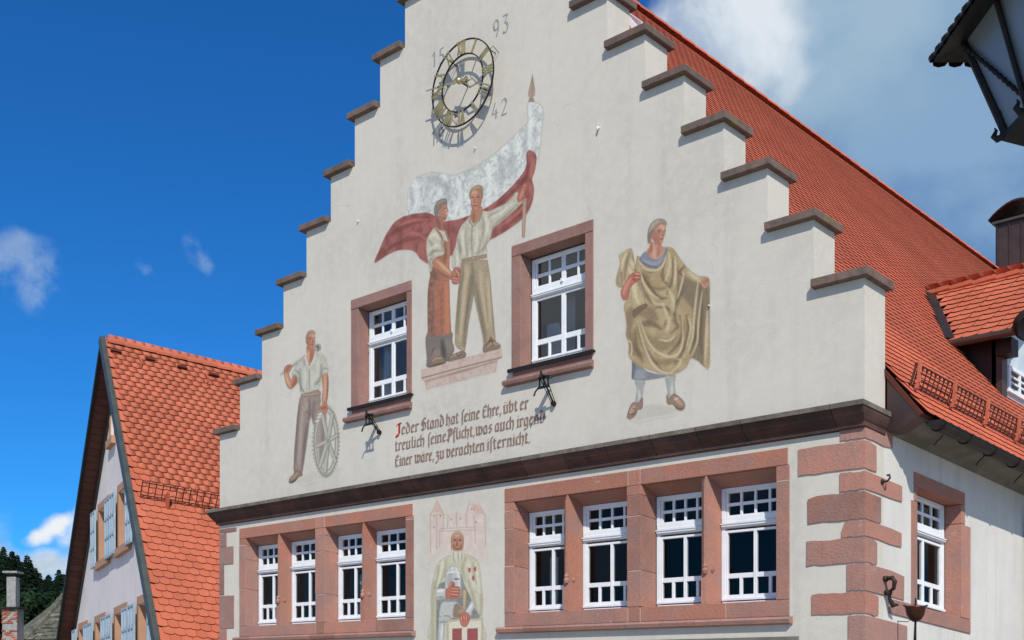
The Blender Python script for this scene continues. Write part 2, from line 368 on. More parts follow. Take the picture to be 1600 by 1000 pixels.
# cap stones ------------------------------------------------------
def cap(x0, x1, z, ox0, ox1, nm='cap_stone'):
    mb = MB(); p = .085
    e = [RNG.uniform(-.004, .004) for _ in range(4)]
    mb.box(x0-ox0, x1+ox1, -p+e[0], WT+.06, z-CT, z+e[1], B)
    return bevel(mb.build(nm, m_cap, TH), .008, 2)
for i in range(9):
    cap(STEP_L[i], STEP_L[i+1]-.002, CAPZ[i], .10, -.035)
    cap(STEP_R[i+1]+.004, STEP_R[i], CAPZ[i], -.006, .075)
cap(STEP_L[9], STEP_R[9], CAPZ[9], .1, .1)

# string cornice -----------------------------------------------------
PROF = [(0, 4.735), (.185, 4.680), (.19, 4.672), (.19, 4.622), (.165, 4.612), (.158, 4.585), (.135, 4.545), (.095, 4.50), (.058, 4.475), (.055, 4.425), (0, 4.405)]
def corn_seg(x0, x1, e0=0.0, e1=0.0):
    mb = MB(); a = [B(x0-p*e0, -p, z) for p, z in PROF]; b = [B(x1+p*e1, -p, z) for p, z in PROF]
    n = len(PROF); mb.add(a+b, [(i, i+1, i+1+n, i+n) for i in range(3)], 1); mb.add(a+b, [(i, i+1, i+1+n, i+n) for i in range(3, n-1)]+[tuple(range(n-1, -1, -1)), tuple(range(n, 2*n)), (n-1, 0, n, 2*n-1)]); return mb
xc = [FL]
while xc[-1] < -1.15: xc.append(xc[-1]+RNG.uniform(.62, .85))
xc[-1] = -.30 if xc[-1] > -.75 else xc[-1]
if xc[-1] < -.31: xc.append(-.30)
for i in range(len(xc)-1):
    corn_seg(xc[i]+(.0 if i == 0 else .004), xc[i+1]-.004, .75 if i == 0 else 0).build('cornice_stone', [m_corn_shade, m_corntop], TH)
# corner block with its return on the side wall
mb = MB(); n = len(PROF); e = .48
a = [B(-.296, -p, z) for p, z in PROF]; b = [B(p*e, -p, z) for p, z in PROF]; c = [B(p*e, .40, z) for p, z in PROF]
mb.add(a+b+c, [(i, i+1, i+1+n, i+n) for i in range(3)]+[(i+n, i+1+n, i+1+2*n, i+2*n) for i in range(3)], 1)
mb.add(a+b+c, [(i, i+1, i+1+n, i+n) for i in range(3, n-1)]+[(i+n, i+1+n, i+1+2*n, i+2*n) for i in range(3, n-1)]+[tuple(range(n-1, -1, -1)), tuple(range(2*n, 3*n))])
mb.build('cornice_stone', [m_corn_shade, m_corntop], TH)
# mortar fillet behind the joints
mb = MB(); mb.box(FL-.05, -.3, -.045, .0, 4.42, 4.66, B); mb.build('mortar', m_mortar, TH)

# quoins -------------------------------------------------------------
def zc(y, x=1351): return fac(x, y)[1]
def quoin(fx, sx, zt, zb, left=None, flat=False):
    """fx: photo x of the front end, sx: photo x of the side end; zt/zb heights at the corner"""
    mb = MB(); N = 7
    t0 = fac(fx, 900)[0]; t1 = sidep(sx, 820)[0] if sx else .02
    ts = [t0*(1-i/N) for i in range(N)]+[0]+[t1*i/3 for i in (1, 2, 3)]
    top = [zt+RNG.uniform(-.009, .008)*(t != 0) for t in ts]; bot = [zb+RNG.uniform(-.008, .009)*(t != 0) for t in ts]
    if left: bot[0] += left[0]; top[0] += left[1]
    top[-1] -= .012; bot[-1] += .010
    def P(t, z, o):
        if t < 0: return B(t, -o, z)
        if t == 0: return B(o, -o, z)
        return B(o, t, z)
    O = .014; vs = [];
    for t, a_, b_ in zip(ts, top, bot): vs += [P(t, a_, O+RNG.uniform(-.002, .002)), P(t, b_, O+RNG.uniform(-.002, .002)), P(t, a_, -.03 if t else -.03), P(t, b_, -.03)]
    fs = []
    for i in range(len(ts)-1):
        a = 4*i; b = a+4
        fs += [(a+1, b+1, b, a), (a, b, b+2, a+2), (a+3, b+3, b+1, a+1)]
    fs += [(0, 2, 3, 1), (4*(len(ts)-1)+1, 4*(len(ts)-1)+3, 4*(len(ts)-1)+2, 4*(len(ts)-1))]
    mb.add(vs, fs)
    return mb.build('quoin_stone', RNG.choice([m_stone, m_stone_or]) , TH)
for fx, sx, yt, yb, lf in [(1314, 1393, 655, 684, None), (1248, 1368, 688, 731, None), (1313, 1408, 735.5, 764, None), (1263, 1375, 767.5, 810, (.0, -.03)),
        (1316, 1407, 812.5, 837, (0, -.10)), (1261, 1369, 839.5, 878, None), (1324, 1411, 880.5, 922, None), (1269, 1371, 925, 958, None), (1326, 1416, 961.5, 1012, None),
        (1262, 1372, 1015, 1050, None), (1320, 1412, 1053, 1100, None), (1262, 1372, 1103, 1150, None), (1320, 1412, 1153, 1212, None)]:
    quoin(fx, sx, zc(yt), zc(yb), lf)
# left quoins
def zl(y): return fac(342, y)[1]
for xr, yt, yb in [(369.5, 828, 833), (354, 835, 855), (365, 856, 883), (350.5, 885, 930), (366, 932, 982), (354.5, 984, 1030), (366, 1032, 1080), (352, 1082, 1130), (366, 1132, 1190)]:
    mb = MB(); x1 = fac(xr, 900)[0]; zt, zb = zl(yt), zl(yb)
    j = lambda: RNG.uniform(-.008, .008)
    poly = [(FL, zb), ((FL+x1)/2, zb+j()), (x1, zb+j()), (x1+j(), (zt+zb)/2), (x1, zt+j()), ((FL+x1)/2, zt+j()), (FL, zt)]
    mb.prism(poly, lambda u, z: B(u, -.012, z), lambda u, z: B(u, .03, z)); mb.build('quoin_stone', m_stone_up if yb < 983 else m_stone, TH)

# stone surrounds of the two window groups -----------------------------
def blk(name, x0, x1, z0, z1, m=m_stone, p=.010, y1=.28, j=.0035):
    mb = MB(); q = p+RNG.uniform(-.0025, .0025); mb.box(x0+j, x1-j, -q, y1, z0+j, z1-j, B); return bevel(mb.build(name, m, TH), .006, 2)
def mullion(xr, z0, z1, base_z, r, m):
    """narrow-nosed mullion: square base, chamfered shaft, little carved stop between them"""
    wb = .115; mb = MB()
    def ring(front, z): return [B(xr-front, -.004, z), B(xr, -.004, z), B(xr, r, z), B(xr-wb, r, z), B(xr-wb, .05, z)]
    secs = [ring(.085, z0), ring(.085, base_z-.03), ring(.075, base_z), ring(.045, base_z+.10), ring(.042, z1-.10), ring(.02, z1)]
    secs[0][0] = B(xr-.085, -.004, z0)
    vs = [p for s in secs for p in s]; fs = []
    for i in range(len(secs)-1):
        for k in range(5): a = i*5+k; b = i*5+(k+1) % 5; fs.append((a, b, b+5, a+5))
    fs += [(4, 3, 2, 1, 0), tuple(range(25, 30))]
    mb.add(vs, fs); o = mb.build('mullion', m, TH)
    st = MB(); st.lathe([(0, -.05), (.03, -.04), (.040, 0), (.026, .03), (.034, .055), (.016, .085), (0, .105)], B(xr-.02, -.012, base_z+.02), 8)
    st.build('carved_stop', m, o); st = MB()
    st.lathe([(0, -.02), (.036, -.012), (.036, .010), (.014, .014), (0, .03)], B(xr-.002, .10, base_z+.04), 8, ax=(Vector((0, 1, 0)), Vector((0, 0, 1)), Vector((1, 0, 0))))
    st.build('carved_stop', m, o); return o
def group(xL, xR, ops, zt, zsill, r, mulls, up, mats):
    zo0, zo1 = LWZ; p0, p1 = ops[0][1], ops[1][0]
    mA, mB_ = mats
    blk('lintel', xL, p0+.02, zo1, zt, mA, y1=r); blk('lintel', p1-.02, xR-.02, zo1, zt, mA, y1=r)
    blk('lintel', p0+.02, p1-.02, zo1, zt+.0, mA, .012, y1=r); blk('jamb_stone', p0, p1, zo1-.13, zo1, mA, .012, y1=r, j=.0015)
    for a, b in ((xL, ops[0][0]), (ops[1][1], xR)):
        zz = [zo1, zo1-.12, zo1-.38, 3.18, zo0] if a == xL else [zo1, zo1-.18 if up else zo1-.05, zo0]
        for i in range(len(zz)-1):
            blk('jamb_stone', a, b, zz[i+1], zz[i], mB_ if i else mA, .011, y1=r, j=.003)
    zz = [zo1-.13, zo1-.40, 2.98, zo0]
    for i in range(3): blk('jamb_stone', p0, p1, zz[i+1], zz[i], mB_, .011, y1=r)
    cuts = [xL, p0+.02, p1-.02, p1+1.25, xR]
    for i in range(4): blk('sill_stone', cuts[i], cuts[i+1], zsill+.085, zo0, m_stone if i != 2 else m_stone_or, .012, y1=.36)
    xx = [xL-.10]
    while xx[-1] < xR-.7: xx.append(xx[-1]+RNG.uniform(.5, .68))
    xx[-1] = xR+.04
    for i in range(len(xx)-1):
        mb = MB(); prof = [(0, zsill+.085), (.07, zsill+.075), (.085, zsill+.045), (.07, zsill+.0), (0, zsill-.01)]
        a = [B(xx[i]+.003, -p, z) for p, z in prof]; b = [B(xx[i+1]-.003, -p, z) for p, z in prof]; n = 5
        mb.add(a+b, [(k, k+1, k+1+n, k+n) for k in range(n-1)]+[tuple(range(n-1, -1, -1)), tuple(range(n, 2*n))]); mb.build('sill_moulding', m_stone, TH)
    for xm in mulls: mullion(xm, zo0, zo1, 2.90, r, m_stone_or)
    mb = MB()
    mb.box(xL+.01, xR-.01, -.006, .02, zo1+.01, zt-.01, B); mb.box(xL+.01, xR-.01, -.006, .02, zsill+.09, zo0-.01, B)
    for a, b in ((xL, ops[0][0]), (p0, p1), (ops[1][1], xR)): mb.box(a+.012, b-.012, -.007, r-.03, zo0+.01, zo1-.01, B)
    mb.build('mortar', m_mortar, TH)
group(-11.865, -7.285, LGO, 4.300, 2.215, .24, (-10.682, -8.450), False, (m_stone_or, m_stone))
group(-5.400, -.915, RGO, 4.315, 2.215, .28, (-4.238, -2.040), True, (m_stone_or, m_stone))
# broad light render panel below the right sill
mb = MB(); mb.box(-5.0, -.80, -.012, .0, .4, 2.06, B); mb.build('plinth_panel', m_cove, TH)

# white timber windows --------------------------------------------------
def window(name, M, w, h, cols, kind, parent, seg):
    """M maps local (x across, d depth, z up from the bottom) to world. kind 'low' or 'up'"""
    bx = lambda mb, a, b, d0, d1, z0, z1: mb.box(a, b, d0, d1, z0, z1, M)
    fw = .055; mb = MB()
    zt_ = h; s = h/1.47 if kind == 'low' else h/1.513
    if kind == 'low': L = dict(g1=.065, r1=.187, r2=.225, g2=.342, t0=.373, tm=.438, t1=.503, b1=.56, b2=1.07, l1=1.13, l2=1.337)
    else: L = dict(g1=.06, r1=.218, r2=.263, g2=.388, t0=.43, tm=.50, t1=.56, b1=.597, b2=1.148, l1=1.223, l2=1.44)
    L = {k: h-v*s for k, v in L.items()}
    # outer frame
    for a, b, z0, z1 in [(0, fw, 0, h), (w-fw, w, 0, h), (fw, w-fw, h-.045, h), (fw, w-fw, 0, .05)]: bx(mb, a, b, 0, .07, z0, z1)
    bx(mb, .012, w-.012, -.022, .0, L['t1']+.012, L['tm']-.004)      # transom, two stepped mouldings
    bx(mb, .012, w-.012, -.008, .0, L['tm']+.004, L['t0']+.01); bx(mb, .006, w-.006, -.034, -.023, L['tm']-.022, L['tm']-.006); bx(mb, .02, w-.02, -.030, -.023, L['t1']+.016, L['t1']+.028)
    bx(mb, fw, w-fw, .0, .07, L['t1'], L['t0'])
    bx(mb, .02, w-.02, -.028, -.002, .058, .088); bx(mb, .03, w-.03, -.016, -.002, .02, .045)                       # weather bar
    fr = bevel(mb.build(name, m_white, parent), .004, 2)
    sb = MB(); i0 = fw; i1 = w-fw; sw_ = .032
    halves = [(i0, w/2), (w/2, i1)] 
    cw = .030 if kind == 'low' else .062
    # upper light sash
    G_ = .006
    mids = [(i0+G_, i1-G_)] if kind == 'low' else [(i0+G_, w/2-.003), (w/2+.003, i1-G_)]
    for a, b in mids:
        for p, q, z0, z1 in [(a, a+sw_, L['g2']-.03, L['g1']+.02), (b-sw_, b, L['g2']-.03, L['g1']+.02), (a+sw_, b-sw_, L['g1'], L['g1']+.02), (a+sw_, b-sw_, L['g2']-.03, L['g2'])]:
            bx(sb, p, q, .008, .05, z0, z1)
    # lower casements
    for a, b in ([(i0, w/2-.002), (w/2+.002, i1)]):
        st = sw_ if kind == 'up' else .030; inn = sw_ if kind == 'up' else .018
        la = st if a == i0 else inn; lb = inn if a == i0 else st
        for p, q, z0, z1 in [(a, a+la, L['l2']-.055, L['b1']+.03), (b-lb, b, L['l2']-.055, L['b1']+.03), (a+la, b-lb, L['b1'], L['b1']+.03), (a+la, b-lb, L['l2']-.055, L['l2'])]:
            bx(sb, p, q, .004, .048, z0, z1)
    bevel(sb.build('sash', m_white, fr), .003, 2)
    def bar(a, b, z0, z1, d0=.012): 
        k = MB(); bx(k, a, b, d0, .042, z0, z1); bevel(k.build('sash_bar', m_white, fr), .003, 1)
    def pane(a, b, z0, z1):
        k = MB(); k.add([M(a, .027, z0), M(b, .027, z0), M(b, .027, z1), M(a, .027, z1)], [(0, 1, 2, 3)]); k.build('pane', m_glass if kind == 'low' else m_glass_up, fr)
    bw = .031
    # upper light: bars and panes
    for a, b in mids:
        n = 4 if kind == 'low' else 2; A, Bq = a+sw_, b-sw_
        bar(A, Bq, L['r2'], L['r1'])
        cwid = (Bq-A-bw*(n-1))/n
        for i in range(n):
            x = A+i*(cwid+bw)
            pane(x, x+cwid, L['r1'], L['g1']); pane(x, x+cwid, L['g2'], L['r2'])
            if i < n-1: bar(x+cwid, x+cwid+bw, L['g2'], L['g1'], .010)
    for a, b in ([(i0, w/2-.002), (w/2+.002, i1)]):
        st = sw_ if kind == 'up' else .030; inn = sw_ if kind == 'up' else .018
        A = a+(st if a == i0 else inn); Bq = b-(inn if a == i0 else st)
        bar(A, Bq, L['l1'], L['b2']); pane(A, Bq, L['b2'], L['b1'])
        m_ = (A+Bq)/2; bar(m_-.02, m_+.02, L['l2'], L['l1'], .010)
        pane(A, m_-.02, L['l2'], L['l1']); pane(m_+.02, Bq, L['l2'], L['l1'])
    if kind == 'up':
        k = MB(); bx(k, w/2-.014, w/2+.014, -.035, 0, L['t0']+.0, L['t0']+.04); k.build('window_catch', m_white, fr)
    return fr
FM = lambda x0, y0, z0: (lambda a, d, c: B(x0+a, y0+d, z0+c))
def frontwin(x0, x1, y, z0, z1, kind, side=None):
    return window('window', FM(x0, y, z0), x1-x0, z1-z0, 4, kind, TH, None)
for x0, x1, y in [(-11.655, -10.79, .24), (-10.682, -9.70, .24), (-9.415, -8.56, .24), (-8.448, -7.48, .24), (-5.212, -4.345, .28), (-4.236, -3.262, .28), (-3.014, -2.148, .28), (-2.038, -1.10, .28)]:
    frontwin(x0, x1, y, 2.51, 4.00, 'low')
    tp = MB(); tp.prism([(.03, 4.104), (y+.06, 3.985), (y+.06, 4.104)], lambda q, z: B(x0-.0, q, z), lambda q, z: B(x1+.0, q, z)); tp.build('lintel_soffit', m_stone, TH)
for (x0, x1) in UWO: frontwin(x0+.004, x1-.004, .20, 6.095, 7.635, 'up')
window('window', (lambda a, d, c: B(-.19-d, SWY[0]+.02+a, 2.56+c)), SWY[1]-SWY[0]-.04, 1.42, 4, 'low', TH, None)
# curtains behind panes
def curtain(pts_x, y0, z0, z1, m=m_curtain):
    mb = MB(); n = 26
    xs_ = [pts_x[0]+(pts_x[1]-pts_x[0])*i/n for i in range(n+1)]
    vs = []
    for i, x in enumerate(xs_):
        o = .028*math.sin(i*1.9)+.012*math.sin(i*4.1)
        sh = pts_x[2]*(i/n) if len(pts_x) > 2 else 0
        vs += [B(x+sh, y0+o, z0), B(x, y0+o*.7, z1)]
    mb.add(vs, [(2*i, 2*i+2, 2*i+3, 2*i+1) for i in range(n)]); return mb.build('curtain', m, TH, smooth=True)
curtain((-8.50, -8.18), .42, 6.1, 7.15); curtain((-5.02, -4.78, .18), .42, 6.1, 6.75); curtain((-4.70, -4.52), .46, 6.1, 7.2); curtain((-4.10, -3.96), .46, 6.1, 7.2)
curtain((-5.15, -4.98), .62, 2.5, 3.4); curtain((-11.5, -11.3), .62, 2.5, 3.4); curtain((-9.35, -9.2), .62, 2.5, 3.4)

# surrounds of the two upper windows ---------------------------------------
for (x0, x1), xL, xR in ((UWO[0], -8.765, -7.328), (UWO[1], -5.262, -3.800)):
    r = .20
    blk('lintel', xL, xR, UWZ[1], 7.815, m_stone_up, .016, r); 
    blk('jamb_stone', xL, x0, UWZ[0], UWZ[1], m_stone_up, .014, r); blk('jamb_stone', x1, xR, UWZ[0], UWZ[1], m_stone_up, .014, r)
    blk('sill_stone', xL+.02, xR-.02, 5.865, UWZ[0]-.035, m_stone_up, .014, .05)
    mb = MB(); prof = [(0, 5.90), (.03, 5.885), (.075, 5.865), (.085, 5.835), (.075, 5.795), (0, 5.785)]; n = 6
    a = [B(xL-.09-p*.3, -p, z) for p, z in prof]; b = [B(xR+.0+p*.3, -p, z) for p, z in prof]
    mb.add(a+b, [(k, k+1, k+1+n, k+n) for k in range(n-1)]+[tuple(range(n-1, -1, -1)), tuple(range(n, 2*n))]); mb.build('sill_moulding', m_stone_up, TH)
    mb = MB(); mb.box(xL-.04, xR+.03, -.055, .20, UWZ[0]-.03, UWZ[0]-.008, B); mb.box(xL-.04, xR+.03, -.055, -.048, UWZ[0]-.06, UWZ[0]-.03, B); mb.build('metal_flashing', m_iron, TH)
    mb = MB(); mb.box(x0, x1, .20, .30, UWZ[0], UWZ[0]+.07, B); mb.build('sill_board', m_white, TH)

# side window surround -------------------------------------------------------
def sblk(name, ya, yb, za, zb, m, p=.012, y1=.20):
    mb = MB(); mb.box(-y1, p+RNG.uniform(-.002, .002), ya+.003, yb-.003, za+.003, zb-.003, B); return bevel(mb.build(name, m, TH), .006, 2)
sblk('lintel', 1.06, 2.30, 3.985, 4.15, m_stone_or); 
sblk('jamb_stone', 1.06, SWY[0], 3.80, 3.985, m_stone); sblk('jamb_stone', 1.00, SWY[0], SWZ[0], 3.80, m_stone)
sblk('jamb_stone', SWY[1], 2.30, 3.74, 3.985, m_stone_or, .014); sblk('jamb_stone', SWY[1], 2.44, SWZ[0], 3.74, m_stone_or, .016)
sblk('sill_stone', .50, 2.44, 2.37, SWZ[0], m_stone, .015)

# iron pieces on the corner
ho = MB(); z = 3.70
yy, zz = sidep(1376, 753)
c = Vector(B(0.02, yy, zz)); pts = [c+Vector((.0, 0, 0)), c+Vector((.06, 0, .0)), c+Vector((.085, 0.01, .035)), c+Vector((.075, .02, .075)), c+Vector((.045, .02, .07))]
ho.tube(pts, .013, 8); ho.lathe([(0, -.01), (.035, -.008), (.03, .012), (.0, .02)], c, 10, ax=(Vector((0, 1, 0)), Vector((0, 0, 1)), Vector((1, 0, 0))))
tag(bevel(ho.build('wall_hook', m_ironr), .002), 'small rusty iron hook set in the second corner stone below the cornice', 'hook')
yy, zz = sidep(1381, 925); c = Vector(B(.02, yy, zz)); ho = MB()
pts = [(.0, -.02, .15), (.10, -.05, .155), (.13, -.055, .11), (.11, -.04, .03), (.05, -.01, .0), (.04, .02, -.08), (.07, .05, -.16), (.12, .08, -.15)]
ho.tube([c+Vector(p) for p in pts], [.022, .028, .030, .022, .018, .022, .034, .012], 8)
ho.tube([c+Vector((-.03, 0, -.01)), c+Vector((.07, 0, -.01))], .03, 8); ho.tube([c+Vector((-.03, -.02, .15)), c+Vector((.03, -.02, .15))], .035, 8)
tag(ho.build('shutter_holder', m_ironr, smooth=True), 'thick black wrought iron scroll bracket beside the side window sill', 'bracket')

# ---------------------------------------------------------------- main roof
E0 = np.array([.45, 0, 4.65]); R0 = np.array([-6.25, 0, 13.55]); D = np.array([DX, 1, DZ])
Sv = R0-E0; SL = np.linalg.norm(Sv); Sv = Sv/SL; NR = np.cross(D, Sv); NR = NR/np.linalg.norm(NR); NR = NR if NR[2] > 0 else -NR
DU = D/np.linalg.norm(D)
def tile_mesh(name, w, L, across, up, nrm, lift=.030, th=.024, arc=.35, m=None, jit=0.0):
    """beaver-tail tile; origin at the middle of its lower tip"""
    across, up, nrm = map(lambda q: Vector(tuple(q)), (across, up, nrm))
    h = w/2-.003; pts = [(-h, L), (-h, w*arc)]
    for k in (1, 2, 3): a = math.pi*(1-k/4); pts.append((h*math.cos(a)*1.0, w*arc*(1-math.sin(a))))
    pts += [(h, w*arc), (h, L)]
    P = lambda x, y, d: across*x+up*y+nrm*(lift*(1-y/L)+d)
    vs = [P(x, y, 0) for x, y in pts]+[P(x, y, -th) for x, y in pts]; n = len(pts)
    fs = [tuple(range(n))]+[(i, i+n, i+n+1, i+1) for i in range(n-1)]
    me = bpy.data.meshes.new(name); me.from_pydata(vs, [], fs); me.materials.append(m or m_tile); me.materials.append(m_edge_shade); me.polygons.foreach_set('material_index', [0]+[1]*(len(fs)-1)); me.update(); 
    if (me.polygons[0].normal).dot(nrm) < 0: me.flip_normals()
    return me
def lay_tiles(parent, O, across, up, nrm, w, e, rows, cols_for_row, L, matr, limit=300, lift=.030, arc=.35, name='roof_tile', keep=None, th=.014, jit=.005):
    """rows of tiles on a plane; the nearest in view are single parts, the rest one joined part"""
    me = tile_mesh(name, w, L, across, up, nrm, lift, th=th, m=matr, arc=arc)
    O, across, up, nrm = map(lambda q: np.array(q, float), (O, across, up, nrm)); base = np.zeros(3); q = parent
    while q is not None: base += np.array(q.location); q = q.parent
    pos = []
    for r in range(rows):
        a, b = cols_for_row(r*e)
        s = a+(w/2 if r % 2 else 0)
        k = 0
        while s+k*w < b:
            p = O+across*(s+k*w)+up*(r*e+RNG.uniform(-jit, jit))+nrm*RNG.uniform(0, jit*.4)+across*RNG.uniform(-.004, .004)
            k += 1
            if keep is None or keep(p): pos.append(p)
    pos = np.array(pos); d = pos-CAM; dep = d@FW; px = CX+F*(d@RT)/dep; py = YH-F*(d@UP)/dep
    inn = (px > -10) & (px < 1610) & (py > -10) & (py < 1010) & (dep > 0)
    order = np.lexsort((dep, ~inn)); single = order[:limit]; rest = order[limit:]
    for i in single: inst(name, me, parent, loc=tuple(pos[i]-base))
    if len(rest):
        v0 = np.array([v.co[:] for v in me.vertices]); nv = len(v0); polys = [tuple(p.vertices) for p in me.polygons]
        V = (pos[rest][:, None, :]+v0[None]-base).reshape(-1, 3)
        tot = len(rest); lv = np.concatenate([np.array(p) for p in polys]); ln = np.array([len(p) for p in polys])
        LV = (lv[None]+np.arange(tot)[:, None]*nv).ravel(); LT = np.tile(ln, tot); LS = np.concatenate([[0], np.cumsum(LT)[:-1]])
        m2 = bpy.data.meshes.new(name+'s'); m2.vertices.add(len(V)); m2.vertices.foreach_set('co', V.ravel()); m2.loops.add(len(LV)); m2.loops.foreach_set('vertex_index', LV.astype(np.int32))
        m2.polygons.add(len(LT)); m2.polygons.foreach_set('loop_start', LS.astype(np.int32)); m2.polygons.foreach_set('loop_total', LT.astype(np.int32)); m2.materials.append(matr); m2.materials.append(m_edge_shade); m2.polygons.foreach_set('material_index', np.tile(np.array([p.material_index for p in me.polygons], np.int32), tot)); m2.update(); m2.validate()
        o = bpy.data.objects.new('roof_tiles', m2); o.parent = parent; COL.objects.link(o); tag(o, kind='stuff')
    return pos
RLEN = 17.6
rf = MB(); t_ = .05
def rp3(s, y, o=0.0): return E0+D*y+Sv*s+NR*o
rf.add([rp3(-.02, WT-.02, -.03), rp3(-.02, RLEN, -.03), rp3(SL, RLEN, -.03), rp3(SL, WT-.02, -.03), rp3(-.02, WT-.02, -.08), rp3(-.02, RLEN, -.08), rp3(SL, RLEN, -.08), rp3(SL, WT-.02, -.08)],
       [(0, 1, 2, 3), (7, 6, 5, 4), (0, 4, 5, 1), (1, 5, 6, 2), (2, 6, 7, 3), (3, 7, 4, 0)])
Lx = FL-.45
rf.add([B(-6.25, WT-.02, 13.52), B(-6.25, RLEN, 13.52), B(Lx, RLEN, 4.62), B(Lx, WT-.02, 4.62)], [(0, 1, 2, 3)])
rf.add([rp3(SL, RLEN, -.03), rp3(-.02, RLEN+3.5, -.03), rp3(-.02, RLEN, -.03)], [(0, 1, 2)])
roof = rf.build('roof', m_under, TH)
# dormer data needed for clearing tiles
DY = 6.25; DHW = 1.585; ZRD = 7.911+.617; ZED = 7.07
def dormer_clear(p):
    q = p-E0; y = q[1]; u = p[0]-DX*y; z = p[2]-DZ*y
    if abs(y-DY) < DHW+.02:
        zr_ = ZRD-(ZRD-ZED)*abs(y-DY)/DHW
        return not (z < zr_+.02 and u < -.78 and abs(y-DY) < DHW-.22 or (z < zr_-.04 and z > ZED-.1))
    return True
lay_tiles(roof, E0-Sv*.06+D*(WT+.09), DU, Sv, NR, .178, .135, int(SL/.135), lambda s: (0, RLEN-WT-.1+0*s), .33, m_tile, lift=.027, th=.010, jit=.0018, keep=dormer_clear, arc=.17)
# ridge tiles
mer = MB(); prof = [(.11*math.cos(a), .10*math.sin(a)) for a in np.linspace(0, math.pi, 7)]
mer.add([(x, 0, z) for x, z in prof]+[(x*1.12, .40, z*1.12) for x, z in prof], [(i, i+1, i+8, i+7) for i in range(6)])
mer.add([(x*1.12, .40, z*1.12) for x, z in prof]+[(x*.98, .40, z*.98) for x, z in prof], [(i, i+7, i+8, i+1) for i in range(6)])
me_r = bpy.data.meshes.new('ridge_tile'); me_r.from_pydata([(x+DX*y, y, z+DZ*y) for x, y, z in mer.v], [], mer.f); me_r.materials.append(m_tile); me_r.update()
for i in range(int((RLEN-WT)/.36)):
    inst('ridge_tile', me_r, roof, loc=tuple(R0+D*(WT+.05+i*.36)+np.array([0, 0, .0])-np.array(TH.location)))
# small skylight near the ridge
p = hit(994, 47, tuple(E0), NR); q = p-E0; ys = q[1]
sk = MB(); ssk = (q-D*ys)@Sv
for a, b, c_, d_ in [(-.28, .28, -.32, -.27), (-.28, .28, .27, .32), (-.28, -.23, -.27, .27), (.23, .28, -.27, .27)]:
    pts = [rp3(ssk+c_, ys+a, o) if False else None for o in (0,)]
    P8 = [rp3(ssk+c_, ys+a, .0), rp3(ssk+c_, ys+b, .0), rp3(ssk+d_, ys+b, .0), rp3(ssk+d_, ys+a, .0), rp3(ssk+c_, ys+a, .10), rp3(ssk+c_, ys+b, .10), rp3(ssk+d_, ys+b, .10), rp3(ssk+d_, ys+a, .10)]
    sk.hexa(P8)
s_ = sk.build('skylight', m_white, roof)
# eave: copper end box, gutter, brackets, cove
mb = MB()
a = B(.05, WT, 5.02); pts = [B(.03, WT-.01, 5.06), B(.40, WT-.01, 4.60), B(.15, WT-.01, 4.47), B(.03, WT-.01, 4.47)]
mb.add(pts+[tuple(np.array(p_)+np.array([DX, 1, DZ])*.20) for p_ in pts], [(0, 1, 2, 3), (7, 6, 5, 4), (0, 4, 5, 1), (1, 5, 6, 2), (2, 6, 7, 3), (3, 7, 4, 0)])
mb.build('eave_end_box', m_brown, TH)
mb = MB(); N = 9; gy0, gy1 = WT+.12, LEN
gc = (.49, 4.56); vs = []; fs = []
for y in (gy0, gy1):
    for k in range(N): an = math.pi+math.pi*k/(N-1); vs.append(B(gc[0]+.085*math.cos(an), y, gc[1]+.085*math.sin(an)))
    for k in range(N): an = math.pi+math.pi*k/(N-1); vs.append(B(gc[0]+.079*math.cos(an), y, gc[1]+.079*math.sin(an)+.002))
for k in range(N-1): fs += [(k, k+1, k+1+2*N, k+2*N), (N+k+1, N+k, N+k+2*N, N+k+1+2*N)]
fs += [tuple(range(N))]
mb.add(vs, fs); mb.tube([B(gc[0]+.085, gy0, gc[1]), B(gc[0]+.085, gy1, gc[1])], .011, 6)
gut = mb.build('gutter', m_gutter, TH, smooth=False)
y = gy0+.12
while y < 9:
    k = MB(); pts = [B(gc[0]+.093*math.cos(a_), y, gc[1]+.093*math.sin(a_)) for a_ in np.linspace(math.pi*.95, math.pi*2.02, 9)]
    k.tube(pts, .010, 6); k.build('gutter_bracket', m_gutter, gut); y += .62
mb = MB(); cp = [(.0, 4.66), (.34, 4.62), (.35, 4.585), (.30, 4.55), (.20, 4.525), (.08, 4.515), (.04, 4.475), (0, 4.465)]; n = len(cp)
a = [B(u, WT+.05, z) for u, z in cp]; b = [B(u, LEN, z) for u, z in cp]
mb.add(a+b, [(i, i+1, i+1+n, i+n) for i in range(n-1)]+[tuple(range(n-1, -1, -1)), tuple(range(n, 2*n))]); mb.build('eave_cove', m_cove, TH)
y = .95
while y < 6:       # iron spikes hanging on the cove
    k = MB(); k.tube([B(.40, y, 4.50), B(.37, y+.01, 4.47), B(.33, y+.02, 4.45), B(.29, y+.02, 4.40)], .009, 6); k.build('gutter_stay', m_gutter, gut); y += 1.02
# downpipe
mb = MB(); yd = 3.98; mb.tube([B(.10, yd, -.2), B(.10, yd, 4.1), B(.30, yd, 4.32), B(.47, yd, 4.52)], .062, 14)
for z in (.9, 2.6, 3.9): mb.tube([B(.10, yd, z-.02), B(.10, yd, z+.02)], .072, 14)
mb.build('downpipe', m_grey, TH, smooth=True)

